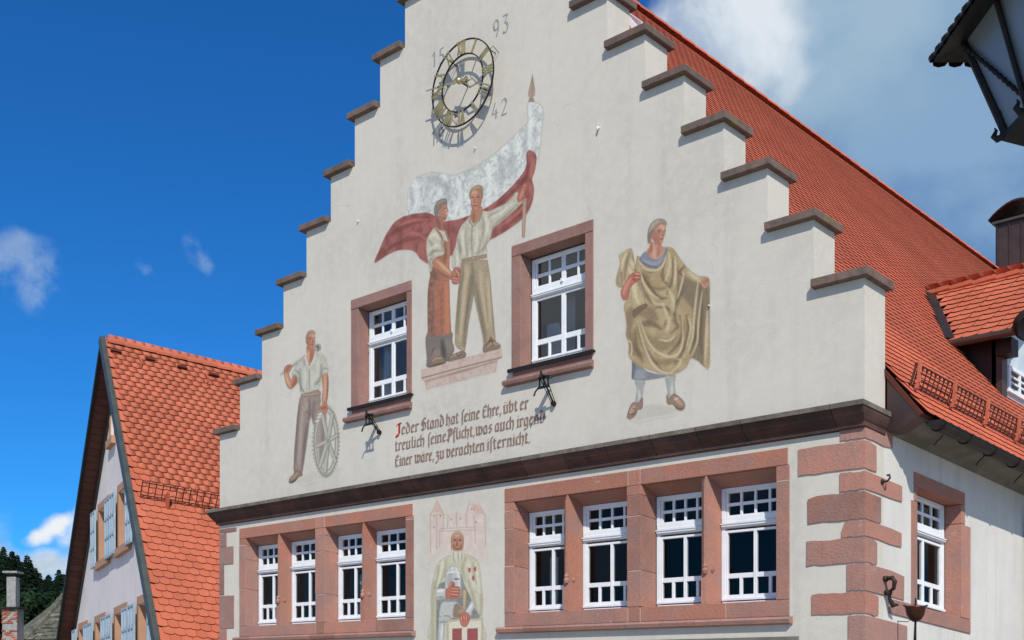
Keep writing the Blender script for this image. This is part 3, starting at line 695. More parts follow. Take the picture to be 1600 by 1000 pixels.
# snow guards -----------------------------------------------------------------
gp = [1390, 1433, 1487.5, 1538, 1586, 1630, 1672, 1712]
def gbase(x): return hit(x-11, 608+(x-1433)*.505, tuple(E0), NR)
bases = []
for x in gp:
    pnt = gbase(x); q = pnt-E0; yq = q[1]; bases.append((yq, (q-D*yq)@Sv))
s0 = float(np.mean([b[1] for b in bases[1:5]])); GD = np.array([.30, 0, .95]); GD /= np.linalg.norm(GD); GH = .34
ypos = [b[0] for b in bases]
ypos[0] = WT+.10
for i in range(len(ypos)-1):
    y0, y1 = ypos[i]+.02, ypos[i+1]-.02
    P = lambda y, h: rp3(s0, y, .05)+GD*h
    k = MB()
    for h in (.02, .09, .16, .235): k.tube([P(y0, h), P(y1, h)], .0095, 6)
    nb = 8; 
    for j in range(nb+1): yy = y0+(y1-y0)*j/nb; k.tube([P(yy, .0), P(yy, .24)], .0085, 6)
    for j in range(nb):
        ya = y0+(y1-y0)*j/nb; yb = y0+(y1-y0)*(j+1)/nb; ym = (ya+yb)/2
        k.tube([P(ya, .20), P(ya+.02, .225), P(ym, .238), P(yb-.02, .225), P(yb, .20)], .009, 5)
    gd = k.build('snow_guard', m_under if False else m_brown, roof)
    gd.data.materials.clear(); gd.data.materials.append(m_soffit)
for y in ypos[1:]:
    k = MB(); c0 = rp3(s0-.06, y, .04); c1 = rp3(s0-.02, y, .05); top = rp3(s0, y, .05)+GD*.265
    ctr = [c0, c0*.5+c1*.5+GD*.05+np.array([.022, 0, 0]), (c1+top)/2+np.array([.020, 0, 0]), top]
    for i in range(3):
        A_, B_ = ctr[i], ctr[i+1]; o = DU*.017; w1 = np.array([.035, 0, .0])
        k.hexa([A_-o, A_+o, A_+o+w1, A_-o+w1, B_-o, B_+o, B_+o+w1*.8, B_-o+w1*.8])
    k.build('guard_post', m_tile2, roof)

# chimney ------------------------------------------------------------------------
ch = MB(); dpt = 27.6
c0 = CAM+ray(1557, 430)/F*dpt
yc = c0[1]; uc = c0[0]-DX*yc; ztop = YH-352; ztop = 1.6+ztop/F*dpt - 0.0
zt_c = ztop-DZ*yc; zb_c = zt_c-3.4
ch.box(uc, uc+1.05, yc, yc+1.0, zb_c, zt_c, B); chim = ch.build('chimney', m_brown, TH)
k = MB()
for i in range(4): k.box(uc+.02+i*.29, uc+.045+i*.29, yc-.03, yc, zb_c, zt_c, B)
for i in range(5): k.box(uc-.03, uc, yc+.02+i*.25, yc+.045+i*.25, zb_c, zt_c, B)
k.build('standing_seam', m_brown, chim)
k = MB(); k.box(uc-.08, uc+1.13, yc-.08, yc+1.08, zt_c, zt_c+.07, B); bevel(k.build('chimney_rim', m_grey, chim), .01)
k = MB(); n = 12; vs = []
for side in (-.10, 1.10):
    for i in range(n+1):
        tt = i/n; vs.append(B(uc-.16+1.37*tt, yc+side, zt_c+.08+.42*math.sin(math.pi*tt)**.75+.06*(abs(tt-.5)*2)**6))
    for i in range(n+1):
        tt = i/n; vs.append(B(uc-.16+1.37*tt, yc+side, zt_c+.05+.40*math.sin(math.pi*tt)**.75+.06*(abs(tt-.5)*2)**6))
m_ = n+1
fs = [(i, i+1, i+1+2*m_, i+2*m_) for i in range(n)]+[(i+1+m_, i+m_, i+3*m_, i+1+3*m_) for i in range(n)]+[(i, i+m_, i+1+m_, i+1) for i in range(n)]+[(i+2*m_, i+1+2*m_, i+1+3*m_, i+3*m_) for i in range(n)]
k.add(vs, fs); k.build('chimney_cowl', m_bowl, chim)

# dormer ----------------------------------------------------------------------------
dm = MB(); UF = -.74; DWH = DHW-.27
def roof_u(z, y): # u on the main roof at building height z
    return E0[0]+(z-E0[2])*(R0[0]-E0[0])/(R0[2]-E0[2])
def face(mb, pts): mb.add(pts, [tuple(range(len(pts)))])
CHK = []
for sg in (-1, 1):           # cheeks
    yw = DY+sg*DWH; ztop = ZRD-(ZRD-ZED)*DWH/DHW-.06
    dm = MB()
    pts = [(roof_u(ztop, 0), ztop), (UF, ztop), (UF, E0[2]+(E0[0]-UF)*(R0[2]-E0[2])/(E0[0]-R0[0])-.1)]
    dm.prism(pts, lambda u, z: B(u, yw-.06*0, z), lambda u, z: B(u, yw+.10*(-sg), z))
    CHK.append(dm)
cheeks = dm
zb = E0[2]+(E0[0]-UF)*(R0[2]-E0[2])/(E0[0]-R0[0])-.02
k = MB(); k.box(UF-.12, UF, DY-DWH, DY+DWH, zb, ZED-.02, B); 
tri = [(DY-DWH, ZED-.02), (DY+DWH, ZED-.02), (DY, ZRD-.12)]
k.prism(tri, lambda y, z: B(UF, y, z), lambda y, z: B(UF-.12, y, z)); dorm = k.build('dormer', m_shutl, TH)
for q in CHK: q.build('cheek', m_gutter, dorm)
k = MB(); k.box(UF-.05, UF+.035, DY-DWH-.02, DY-DWH+.14, zb, ZED-.04, B); k.build('corner_post', m_brown, dorm)
k = MB(); k.box(UF-.05, UF+.035, DY+DWH-.14, DY+DWH+.02, zb, ZED-.04, B); k.build('corner_post', m_brown, dorm)
k = MB(); k.box(UF-.02, UF+.20, DY-DWH-.1, DY-DWH+.12, ZED-.28, ZED-.04, B); k.build('rafter_end', m_gutter, dorm)
# dormer windows: two casements
for j in range(3):
    ya = DY-DWH+.18+j*.78; yb = ya+.74; z0, z1 = zb+.12, ZED-.34
    k = MB(); T = B
    for a, b, c, d in [(ya, ya+.06, z0, z1), (yb-.06, yb, z0, z1), (ya+.06, yb-.06, z0, z0+.07), (ya+.06, yb-.06, z1-.06, z1)]: k.box(UF+.002, UF+.05, a, b, c, d, T)
    wf = bevel(k.build('dormer_window', m_white, dorm), .004)
    ym = (ya+yb)/2; k = MB(); k.box(UF+.008, UF+.045, ym-.02, ym+.02, z0+.07, z1-.06, T)
    for i in (1, 2): zz = z0+.07+(z1-z0-.13)*i/3; k.box(UF+.010, UF+.040, ya+.06, ym-.02, zz-.013, zz+.013, T); k.box(UF+.010, UF+.040, ym+.02, yb-.06, zz-.013, zz+.013, T)
    k.add([B(UF+.02, ya+.06, z0+.07), B(UF+.02, yb-.06, z0+.07), B(UF+.02, yb-.06, z1-.06), B(UF+.02, ya+.06, z1-.06)], [(0, 1, 2, 3)], 1)
    k.add([B(UF+.004, ya+.06, z0+.07), B(UF+.004, yb-.06, z0+.07), B(UF+.004, yb-.06, z1-.06), B(UF+.004, ya+.06, z1-.06)], [(0, 1, 2, 3)], 2)
    o = k.build('sash_bar', [m_white, m_glass, m_room], dorm)
# dormer roof slopes with their tiles
SLO = math.hypot(DHW, ZRD-ZED); UE = -.40
for sg in (-1, 1):
    upv = np.array(B(0, DY, ZRD))-np.array(B(0, DY+sg*DHW, ZED)); upv /= np.linalg.norm(upv)
    ac = np.array([1.0, 0, 0]); nr = np.cross(ac, upv); nr = nr if nr[2] > 0 else -nr; nr /= np.linalg.norm(nr)
    O_ = np.array(B(0, DY+sg*DHW, ZED))
    def ustart(s):
        z = ZED+(ZRD-ZED)*s/SLO; return roof_u(z, 0)
    k = MB(); A1 = O_+ac*(ustart(0)); A2 = O_+ac*UE; A3 = O_+ac*UE+upv*SLO; A4 = O_+ac*ustart(SLO)+upv*SLO
    k.hexa([p-nr*.09 for p in (A1, A2, A3, A4)]+[p-nr*.012 for p in (A1, A2, A3, A4)])
    o = k.build('dormer_slope', m_under if False else m_soffit, dorm)
    if sg == -1: lay_tiles(dorm, O_-upv*.05, ac, upv, nr, .215, .178, int(SLO/.178)+1, lambda s: (ustart(s)+.10, UE), .38, m_tile2, limit=140, lift=.036, name='dormer_tile', arc=.20)
    else: lay_tiles(dorm, O_-upv*.05, ac, upv, nr, .215, .178, int(SLO/.178)+1, lambda s: (ustart(s)+.10, UE), .38, m_tile2, limit=0, lift=.036, name='dormer_tile', arc=.20)
k = MB(); 
for i in range(6):
    u0 = roof_u(ZRD, 0)+i*.36
    for a in range(1): k.tube([B(u0, DY, ZRD+.02), B(u0+.38, DY, ZRD+.045)], [.085, .098], 10)
k.build('dormer_ridge', m_tile2, dorm)
k = MB()     # valley flashing and eave gutter of the dormer
a, b = np.array(B(roof_u(ZED, 0)+.0, DY-DHW, ZED)), np.array(B(roof_u(ZRD, 0), DY, ZRD))
k.hexa([a+NR*.02+np.array([-.05, -.10, 0]), a+NR*.02+np.array([.06, 0, 0]), b+NR*.02+np.array([.06, 0, 0]), b+NR*.02+np.array([-.05, -.10, 0]),
        a+NR*.06+np.array([-.05, -.10, 0]), a+NR*.06+np.array([.06, 0, 0]), b+NR*.06+np.array([.06, 0, 0]), b+NR*.06+np.array([-.05, -.10, 0])])
k.build('valley_flashing', m_gutter, dorm)
k = MB(); k.tube([B(roof_u(ZED, 0)+.05, DY-DHW-.04, ZED-.06), B(UE+.03, DY-DHW-.04, ZED-.06)], .06, 10); k.build('dormer_gutter', m_brown, dorm)
k = MB(); k.tube([B(UE+.03, DY-DHW-.02, ZED-.05), B(UE+.03, DY, ZRD-.02)], .035, 6); k.build('verge_board', m_grey, dorm)
# ================================================================ CLOCK AND IRONWORK ON THE GABLE
CC = Vector((-6.128, 0, 10.437)); CQ = .13; RO = .622; RI = .415
CK = empty('wall_clock', (CC.x, 0, CC.z), 'open iron clock face with gold Roman numerals and hands high on the gable', 'clock')
def ringmesh(r, w, d, y, n=64):
    mb = MB(); vs = []; fs = []
    for k in range(n):
        a = 2*math.pi*k/n; c, s = math.sin(a), math.cos(a)
        vs += [(CC.x+(r-w)*c, y-d, CC.z+(r-w)*s), (CC.x+(r+w)*c, y-d, CC.z+(r+w)*s), (CC.x+(r+w)*c, y+d, CC.z+(r+w)*s), (CC.x+(r-w)*c, y+d, CC.z+(r-w)*s)]
    for k in range(n):
        a = 4*k; b = 4*((k+1) % n)
        for i in range(4): fs.append((a+i, b+i, b+(i+1) % 4, a+(i+1) % 4))
    mb.add(vs, fs); return mb
ringmesh(RO, .0085, .010, -CQ).build('outer_ring', m_iron, CK)
ringmesh(RI, .0080, .010, -CQ).build('inner_ring', m_iron, CK)
def cpt(ang, r, t=0.0, y=0.0):           # ang clockwise from 12, t sideways
    s, c = math.sin(ang), math.cos(ang); return (CC.x+r*s+t*c, -CQ-y, CC.z+r*c-t*s)
def cbar(mb, ang, p, q, w, y=.022, d=.012):
    """bar in numeral space: p,q = (t, r)"""
    (t0, r0), (t1, r1) = p, q; dx, dz = t1-t0, r1-r0; L = math.hypot(dx, dz); nx, nz = -dz/L*w, dx/L*w
    c4 = [(t0-nx, r0-nz), (t1-nx, r1-nz), (t1+nx, r1+nz), (t0+nx, r0+nz)]
    mb.prism(c4, lambda t, r: cpt(ang, r, t, y+d), lambda t, r: cpt(ang, r, t, y-d))
NUM = ['XII', 'I', 'II', 'III', 'IIII', 'V', 'VI', 'VII', 'VIII', 'IX', 'X', 'XI']
for i, nm in enumerate(NUM):
    ang = 2*math.pi*i/12; mb = MB(); wid = {'I': .045, 'V': .085, 'X': .085}; tw = sum(wid[c] for c in nm); t = -tw/2
    for c in nm:
        w = wid[c]; a, b = t+.010, t+w-.010; r0, r1 = RI+.004, RO-.004
        if c == 'I': cbar(mb, ang, ((a+b)/2, r0), ((a+b)/2, r1), .010)
        elif c == 'V': cbar(mb, ang, (a+.004, r1), ((a+b)/2, r0), .013); cbar(mb, ang, (b-.004, r1), ((a+b)/2+.004, r0), .007, .020)
        else: cbar(mb, ang, (a, r1), (b, r0), .012); cbar(mb, ang, (b, r1), (a, r0), .006, .019)
        t += w
    mb.build('numeral', m_gold, CK)
# hands
HQ = .05
mb = MB(); am = math.radians(277); ah = math.radians(113)
cbar(mb, am, (0, .06), (0, .33), .013, HQ+.03, .006); cbar(mb, am, (0, .32), (0, .68), .008, HQ+.03, .006); cbar(mb, am, (0, -.16), (0, .06), .013, HQ+.03, .006)
for r in (.10, -.15): mb.lathe([(0, -.012), (.035, -.01), (.035, .01), (0, .012)], cpt(am, r, 0, HQ+.03), 12, ax=(Vector((1, 0, 0)), Vector((0, 0, 1)), Vector((0, 1, 0))))
for s in (-1, 1): cbar(mb, am, (.0, .30), (.03*s, .36), .007, HQ+.03, .006); cbar(mb, am, (.03*s, .36), (0, .44), .007, HQ+.03, .006)
mb.build('minute_hand', m_gold, CK)
mb = MB(); cbar(mb, ah, (0, -.10), (0, .14), .016, HQ, .006); cbar(mb, ah, (0, .36), (0, .43), .007, HQ, .006)
for s in (-1, 1): cbar(mb, ah, (.0, .13), (.065*s, .24), .011, HQ, .006); cbar(mb, ah, (.065*s, .24), (0, .37), .011, HQ, .006)
mb.build('hour_hand', m_gold, CK)
mb = MB(); mb.lathe([(0, -.05), (.03, -.045), (.045, -.02), (.045, .02), (.03, .03), (0, .03)], (CC.x, -CQ-HQ-.02, CC.z), 14, ax=(Vector((1, 0, 0)), Vector((0, 0, 1)), Vector((0, 1, 0)))); mb.build('hub', m_gold, CK, smooth=True)
mb = MB(); mb.tube([(CC.x, -CQ-HQ, CC.z), (CC.x, .02, CC.z)], .013, 8); mb.build('spindle', m_iron, CK)
for a in (math.radians(62), math.radians(118), math.radians(205), math.radians(330), math.radians(290)):
    mb = MB(); r = RO if a in (math.radians(62),) else RI+.03
    p = Vector(cpt(a, r)); mb.tube([p, (p.x, .01, p.z)], .007, 6)
    q = Vector(cpt(a, r+.07)); mb.tube([p, q, (q.x, .01, q.z-.05)], .005, 5); mb.build('stay', m_iron, CK)

# painted numbers and lettering: flat paint on the plaster ---------------------
class Pen:
    """broad-nib strokes laid on the facade as thin paint"""
    def __init__(s, nib, ang): s.mb = MB(); s.n = (nib/2*math.cos(ang), nib/2*math.sin(ang)); s.k = 0; s.th = nib*.16
    def line(s, pts):
        for (x0, z0), (x1, z1) in zip(pts[:-1], pts[1:]):
            nx, nz = s.n; L = math.hypot(x1-x0, z1-z0)+1e-9; px, pz = -(z1-z0)/L*s.th, (x1-x0)/L*s.th
            if abs((x1-x0)*nz-(z1-z0)*nx)/L < s.th: c = [(x0+px, z0+pz), (x1+px, z1+pz), (x1-px, z1-pz), (x0-px, z0-pz)]
            else: c = [(x0-nx, z0-nz), (x1-nx, z1-nz), (x1+nx, z1+nz), (x0+nx, z0+nz)]
            y = -.0022-.00012*(s.k % 23); s.k += 1
            v = [(a, y, b) for a, b in c]
            ar = sum(c[i][0]*c[(i+1) % 4][1]-c[(i+1) % 4][0]*c[i][1] for i in range(4))
            s.mb.add(v if ar > 0 else v[::-1], [(0, 1, 2, 3)])
def arc(cx, cy, rx, ry, a0, a1, n=7): return [(cx+rx*math.cos(math.radians(a0+(a1-a0)*i/n)), cy+ry*math.sin(math.radians(a0+(a1-a0)*i/n))) for i in range(n+1)]
DIG = {'1': [[(.15, .78), (.42, 1), (.42, 0)]], '5': [[(.62, 1), (.2, 1), (.16, .58)], arc(.34, .3, .30, .30, 110, -130)], '9': [arc(.36, .70, .26, .29, 0, 360, 12), [(.62, .70), (.60, .35), (.42, .02)]],
       '3': [[(.12, 1), (.60, 1), (.32, .60)], arc(.34, .30, .28, .30, 95, -140)], '4': [[(.42, 1), (.08, .32), (.68, .32)], [(.50, .55), (.50, 0)]], '2': [arc(.36, .74, .25, .26, 165, -40), [(.55, .57), (.12, .02), (.66, .02)]]}
m_date = m_tower
for txt, x, y, h, wpx in [('15', 674, 107, .225, 24), ('93', 770, 61, .255, 29), ('19', 673, 230, .235, 24), ('42', 768, 188, .235, 29)]:
    X0, Z0 = fac(x, y); X1, _ = fac(x+wpx, y); cw = (X1-X0)/2
    for i, c in enumerate(txt):
        pen = Pen(.034, math.radians(35)); pen.th = .008
        for st in DIG[c]: pen.line([(X0+(i+.0)*cw+p[0]*cw*.98, Z0+p[1]*h) for p in st])
        pen.mb.build('painted_digit', m_date, TH)

# blackletter; x advance in units, x-height 5, ascender 7.6, descender -2.2
def st(x, y0=0.3, y1=4.7): return [(x, y1), (x, y0)]
def hd(x, y=4.7): return [(x-.7, y-.55), (x, y+.1), (x+.45, y-.45)]
def ft(x, y=.3): return [(x-.45, y+.45), (x, y-.1), (x+.7, y+.5)]
G = {
 'e': (3.0, [[(.6, 4.1), (.6, .8), (1.3, .1), (2.5, .9)], [(.6, 4.1), (1.5, 4.9), (2.5, 3.9), (.8, 2.6)]]),
 'i': (1.9, [hd(.9), st(.9), ft(.9), [(.7, 6.1), (1.15, 6.6)]]), 'n': (3.8, [hd(.7), st(.7), ft(.7), [(.9, 4.2), (2.0, 4.95), (2.7, 4.2), (2.7, .3)], ft(2.7)]),
 'm': (5.6, [hd(.7), st(.7), ft(.7), [(.9, 4.2), (1.9, 4.95), (2.6, 4.2), (2.6, .3)], [(2.8, 4.2), (3.8, 4.95), (4.5, 4.2), (4.5, .3)], ft(4.5)]),
 'u': (3.8, [hd(.7), st(.7), [(.7, .5), (1.5, .05), (2.6, .9)], hd(2.7), st(2.7), ft(2.7)]), 'r': (2.7, [hd(.8), st(.8), ft(.8), [(1.0, 4.1), (1.8, 4.9), (2.5, 4.1)]]),
 't': (2.4, [[(.9, 6.2), (.9, .8), (1.5, .1), (2.3, .8)], [(.1, 4.5), (2.1, 4.8)]]), 'a': (3.7, [[(.8, 4.2), (.6, 3.2), (.6, .9), (1.3, .1), (2.6, 1.1)], [(.8, 4.2), (1.6, 4.9), (2.6, 4.3), (2.6, .3)], ft(2.6)]),
 'd': (3.6, [[(1.6, 4.9), (.6, 3.9), (.6, .9), (1.4, .1), (2.7, 1.0), (2.8, 3.6), (2.2, 5.4), (.7, 7.3)]]), 'h': (3.7, [[(1.2, 7.4), (.7, 7.0), (.7, .3)], ft(.7), [(.9, 4.2), (1.9, 4.95), (2.7, 4.2), (2.7, 1.0), (2.2, -.8)]]),
 'l': (1.9, [[(1.4, 7.4), (.8, 7.0), (.8, .8), (1.5, .1)]]), 'c': (2.5, [[(.7, 4.1), (.7, .9), (1.4, .1), (2.3, .9)], [(.7, 4.1), (1.3, 4.9), (2.2, 4.3)]]), 's': (2.9, [[(2.4, 4.4), (1.4, 4.9), (.6, 3.7), (2.4, 1.6), (1.5, .1), (.5, .8)]]),
 'f': (2.3, [[(2.2, 6.9), (1.6, 7.4), (.9, 6.6), (.9, -1.6)], [(.1, 4.5), (2.0, 4.8)]]), 'S_': (2.2, [[(2.2, 6.9), (1.6, 7.4), (.9, 6.6), (.9, -1.6)]]),
 'b': (3.5, [[(1.2, 7.4), (.7, 7.0), (.7, .8), (1.4, .1), (2.6, .9), (2.6, 4.1), (1.9, 4.9), (.9, 4.2)]]), 'g': (3.6, [[(1.5, 4.9), (.6, 4.0), (.6, .9), (1.4, .2), (2.6, 1.2)], [(1.5, 4.9), (2.6, 4.3), (2.6, -1.0), (1.5, -2.0), (.4, -1.4)]]),
 'w': (5.2, [[(.3, 5.3), (.8, 4.6), (.8, .9), (1.6, .1), (2.6, .9)], [(2.1, 5.3), (2.6, 4.6), (2.6, .9), (3.4, .1), (4.5, 1.1), (4.5, 4.1), (3.7, 4.9), (3.0, 4.3)]]), 'v': (3.7, [[(.3, 5.3), (.8, 4.6), (.8, .9), (1.7, .0), (2.8, 1.2), (2.8, 4.1), (2.0, 4.9), (1.2, 4.2)]]),
 'z': (3.2, [[(.4, 4.2), (1.3, 4.9), (2.4, 4.1), (1.0, 2.7), (2.5, 1.9), (2.3, -.6), (1.2, -2.0), (.4, -1.4)]]), 'J': (4.0, [[(.8, 6.8), (2.4, 7.4), (3.8, 7.0)], [(2.6, 7.2), (2.5, .6), (1.4, -.8), (.2, -.2)], [(.4, .3), (1.6, -.5)]]),
 'S': (4.6, [[(3.9, 7.0), (2.4, 7.5), (1.0, 6.0), (3.4, 3.9), (3.8, 1.4), (2.2, .0), (.5, 1.0)], [(.6, 5.0), (1.4, 3.2)], [(1.9, 6.9), (1.9, 1.0)]]), 'E': (4.0, [[(3.2, 7.3), (1.8, 7.0), (.8, 5.6), (.8, 1.2), (1.9, .0), (3.4, 1.0)], [(.8, 3.9), (2.9, 4.2)], [(1.8, 7.0), (3.3, 6.0)]]),
 'P': (4.6, [[(.3, 6.2), (1.5, 7.4), (3.9, 6.6), (4.0, 3.9), (3.0, 2.9), (1.7, 3.3)], [(1.8, 7.1), (1.6, -.6)], [(.3, 1.2), (1.6, .4)], [(2.6, 7.0), (2.6, 3.2)]]),
 ',': (1.3, [[(.6, .5), (.8, -.2), (.3, -1.2)]]), '.': (1.4, [[(.5, .5), (.9, .1)]]), 'U': (3.8, [[(.9, 6.1), (1.2, 6.5)], [(2.2, 6.1), (2.5, 6.5)]]),
}
G['ü'] = (3.8, G['u'][1]+G['U'][1]); G['ä'] = (3.7, G['a'][1]+G['U'][1])
def word(pen, s, x0, x1, zb, u, first_red=None):
    gl = []; i = 0
    while i < len(s):
        if s[i] == 'ſ': gl.append('S_')
        else: gl.append(s[i])
        i += 1
    tw = sum(G[g][0] for g in gl); k = (x1-x0)/tw; x = x0
    for j, g in enumerate(gl):
        p = first_red if (first_red is not None and j == 0) else pen
        for stt in G[g][1]: p.line([(x+a*k, zb+b*u) for a, b in stt])
        x += G[g][0]*k
IX = lambda x: 600+x/5.714
pen = Pen(.040, math.radians(38)); red = Pen(.058, math.radians(38))
def wl(words, zb, u):
    for s, a, b in words:
        # the line's own photo height follows the perspective, only x is needed
        yy = 690
        word(pen, s, fac(IX(a), yy)[0], fac(IX(b), yy)[0], zb, u, red if s[0] == 'J' else None)
ZB = [fac(600+160/5.714, 600+453/5.714)[1], fac(600+105/5.714, 600+600/5.714)[1], fac(600+105/5.714, 600+740/5.714)[1]]
U5 = .0247
wl([('Jeder', 105, 312), ('Stand', 330, 540), ('hat', 555, 668), ('ſeine', 690, 858), ('Ehre,', 878, 1046), ('übt', 1065, 1195), ('er', 1213, 1292)], ZB[0], U5)
wl([('treulich', 98, 368), ('ſeine', 390, 558), ('Pflicht,', 560, 812), ('was', 818, 968), ('auch', 988, 1168), ('irgend', 1185, 1440)], ZB[1], U5)
wl([('Einer', 98, 252), ('wäre,', 273, 448), ('zu', 460, 542), ('verachten', 556, 902), ('iſt', 918, 1006), ('er', 1010, 1092), ('nicht.', 1098, 1308)], ZB[2], U5)
tag(pen.mb.build('inscription', m_letter, TH), 'three lines of brown blackletter painted below the central mural'); tag(red.mb.build('initial_letter', m_letter_r, TH), 'bright red painted initial letter')

# iron holders below the two upper windows -----------------------------------------
for (wx, wy), (fx, fy), lab in [((599, 651), (589.5, 677), 'black iron plant holder under the smaller left gable window'), ((872, 592), (861, 632.5), 'black iron plant holder under the right gable window, above the word irgend')]:
    X, Z1 = fac(wx, wy); X2, Z2 = fac(fx, fy); X = (X+X2)/2; P_ = .30
    t = empty('plant_holder', (X, 0, Z2), lab, 'bracket', 'iron holders below the gable windows')
    tip = Vector((X, -P_, Z1+.02)); a = Vector((X, -.09, Z1)); f = Vector((X, -.02, Z2))
    k = MB(); k.box(X-.035, X+.035, -P_, -.09, Z1-.005, Z1+.012); k.build('arm', m_grey, t)
    k = MB(); k.tube([tip, f], .013, 8); k.tube([tip+Vector((-.06, .03, -.02)), f+Vector((-.03, 0, 0))], .006, 6); k.tube([tip+Vector((.06, .03, -.02)), f+Vector((.03, 0, 0))], .006, 6)
    tag(k.build('brace', m_iron, t), kind=None)
    k = MB(); k.lathe([(0, -.02), (.035, -.02), (.035, .03), (0, .03)], f+Vector((0, .0, 0)), 10, ax=(Vector((1, 0, 0)), Vector((0, 0, 1)), Vector((0, -1, 0)))); k.build('wall_foot', m_iron, t)
    k = MB(); k.tube([tip+Vector((0, 0, -.05)), tip+Vector((0, 0, .035))], .017, 10); k.build('socket', m_iron, t)
    # cradle plate that throws the ladder-like shadow
    k = MB()
    for s in (-1, 0, 1): k.box(X+s*.075-.010, X+s*.075+.010, -.245, -.235, Z1-.15, Z1+.005)
    k.box(X-.10, X+.10, -.247, -.237, Z1-.17, Z1-.135); k.box(X-.10, X+.10, -.247, -.237, Z1-.03, Z1-.0)
    k.tube([(X-.10, -.24, Z1-.15), (X-.15, -.24, Z1-.19), (X-.18, -.24, Z1-.25)], .012, 6)
    k.build('cradle', m_iron, t)

# small fittings on the plaster
for x, y, r, lab, nm in [(936, 200, .015, 'small white lamp socket on the bare plaster right of the spear', 'wall_socket'), (743, 232, .012, 'small white stud just below the clock', 'wall_stud'), (560, 346, .014, 'tiny dark-edged stud on the plaster left of the flag', 'wall_stud'), (1109, 478, .010, 'tiny metal stud right of the robed figure', 'wall_stud')]:
    X, Z = fac(x, y); k = MB(); k.lathe([(0, -.01), (r, -.01), (r, .02), (r*.7, .035), (0, .04)], (X, -.0, Z), 12, ax=(Vector((1, 0, 0)), Vector((0, 0, 1)), Vector((0, -1, 0))))
    if nm == 'wall_socket': k.tube([(X, -.02, Z+.0), (X, -.025, Z+.05), (X, .0, Z+.07)], .004, 6); k.lathe([(.008, -.04), (.015, -.025), (.014, 0), (0, .01)], (X, -.035, Z), 10)
    tag(k.build(nm, m_tube), lab, 'fitting')

# round dark lamp housing at the dormer corner --------------------------------------------
c = Vector(tuple(CAM+ray(1607, 507)/F*15.6)); t = empty('lamp_housing', tuple(c), 'black rounded lamp housing in front of the dormer eave', 'lamp')
ax = Vector(tuple(-FW*.75-UP*.5+RT*.2)).normalized(); u_ = ax.orthogonal().normalized(); v_ = ax.cross(u_)
k = MB(); k.lathe([(0, -.16), (.10, -.155), (.18, -.11), (.215, -.03), (.225, .06), (.215, .075), (.20, .06), (0, .02)], c, 24, ax=(u_, v_, ax)); k.build('hood', m_iron, t, smooth=True)
k = MB(); e_ = Vector(B(UE+.03, DY-DHW, ZED-.05)); k.tube([c-ax*.1, (c+e_)/2+Vector((0, 0, .05)), e_], .022, 8); k.build('arm', m_grey, t)

# ================================================================ LEFT HOUSE
a1 = -(-990*RT+F*FW-64*UP); a1 = a1/np.linalg.norm(a1[:2]); a2 = 2919*RT+F*FW-314*UP; a2 = a2/np.linalg.norm(a2[:2])
AP = CAM+ray(160, 530)/F*28.0; NG = np.cross(a1, UP); NG = NG/np.linalg.norm(NG)
if NG@(CAM-AP) < 0: NG = -NG
MI = np.linalg.inv(np.array([a1, a2, UP]).T)
def H(u, o, z): return tuple(AP+a1*u+a2*o+UP*z)
def lh(x, y, o):            # photo point -> (u, z) in the gable plane set back by o
    p = hit(x, y, AP+a2*o, NG); q = MI@(p-AP); return q[0], q[2]
HOU = empty('gabled_house', tuple(np.array(H(0, 3, 0))*[1, 1, 0]), 'white house with steep red tiled roof and pale blue shutters left of the town hall', 'house')
LF = (-10.2, -9.15); RFt = (7.35, -9.43); OV = .45; HL = 11.0; gz = -AP[2]
def Hb(u, o, z): return H(u, o, z)
k = MB(); wt = .0
poly = [(0, -.16), (LF[0]*.97, LF[1]*.97-.16), (LF[0]*.97, gz+.0), (RFt[0]*.97, gz), (RFt[0]*.97, RFt[1]*.97-.16)]
# gable wall with window openings, built from strips
def lslope(z): return LF[0]*(-z-.16)/(-LF[1])
def rslope(z): return RFt[0]*(-z-.16)/(-RFt[1])
WINS = []
def wrect(xl, yl, xr, yr, xs, ys):     # lintel inner-left, inner-right, sill point
    u0, z0 = lh(xl, yl, OV); u1, z1 = lh(xr, yr, OV); _, zs_ = lh(xs, ys, OV); return [u0, u1, zs_, (z0+z1)/2]
WINS.append(wrect(156, 798, 170.5, 780, 152, 884)); WINS.append(wrect(187, 772, 203, 760, 181, 862))
z1u = (WINS[0][3]+WINS[1][3])/2; z0u = (WINS[0][2]+WINS[1][2])/2
for w in WINS: w[2] = z0u; w[3] = z1u
bt = [lh(124.5, 983, OV), lh(150, 975.5, OV), lh(180.5, 961, OV), lh(217, 946, OV)]; zb1 = float(np.mean([b[1] for b in bt]))
WW = WINS[0][1]-WINS[0][0]
for b in bt: WINS.append([b[0]+.10, b[0]+.10+WW*.95, zb1-1.55, zb1])
ua, za = lh(173.5, 690, OV); WINS.append([ua, ua+.55, za, za+.95])
zs = sorted(set([gz, -.17]+[w[2] for w in WINS]+[w[3] for w in WINS]+list(np.arange(-9, -.3, .45))))
wl_ = MB()
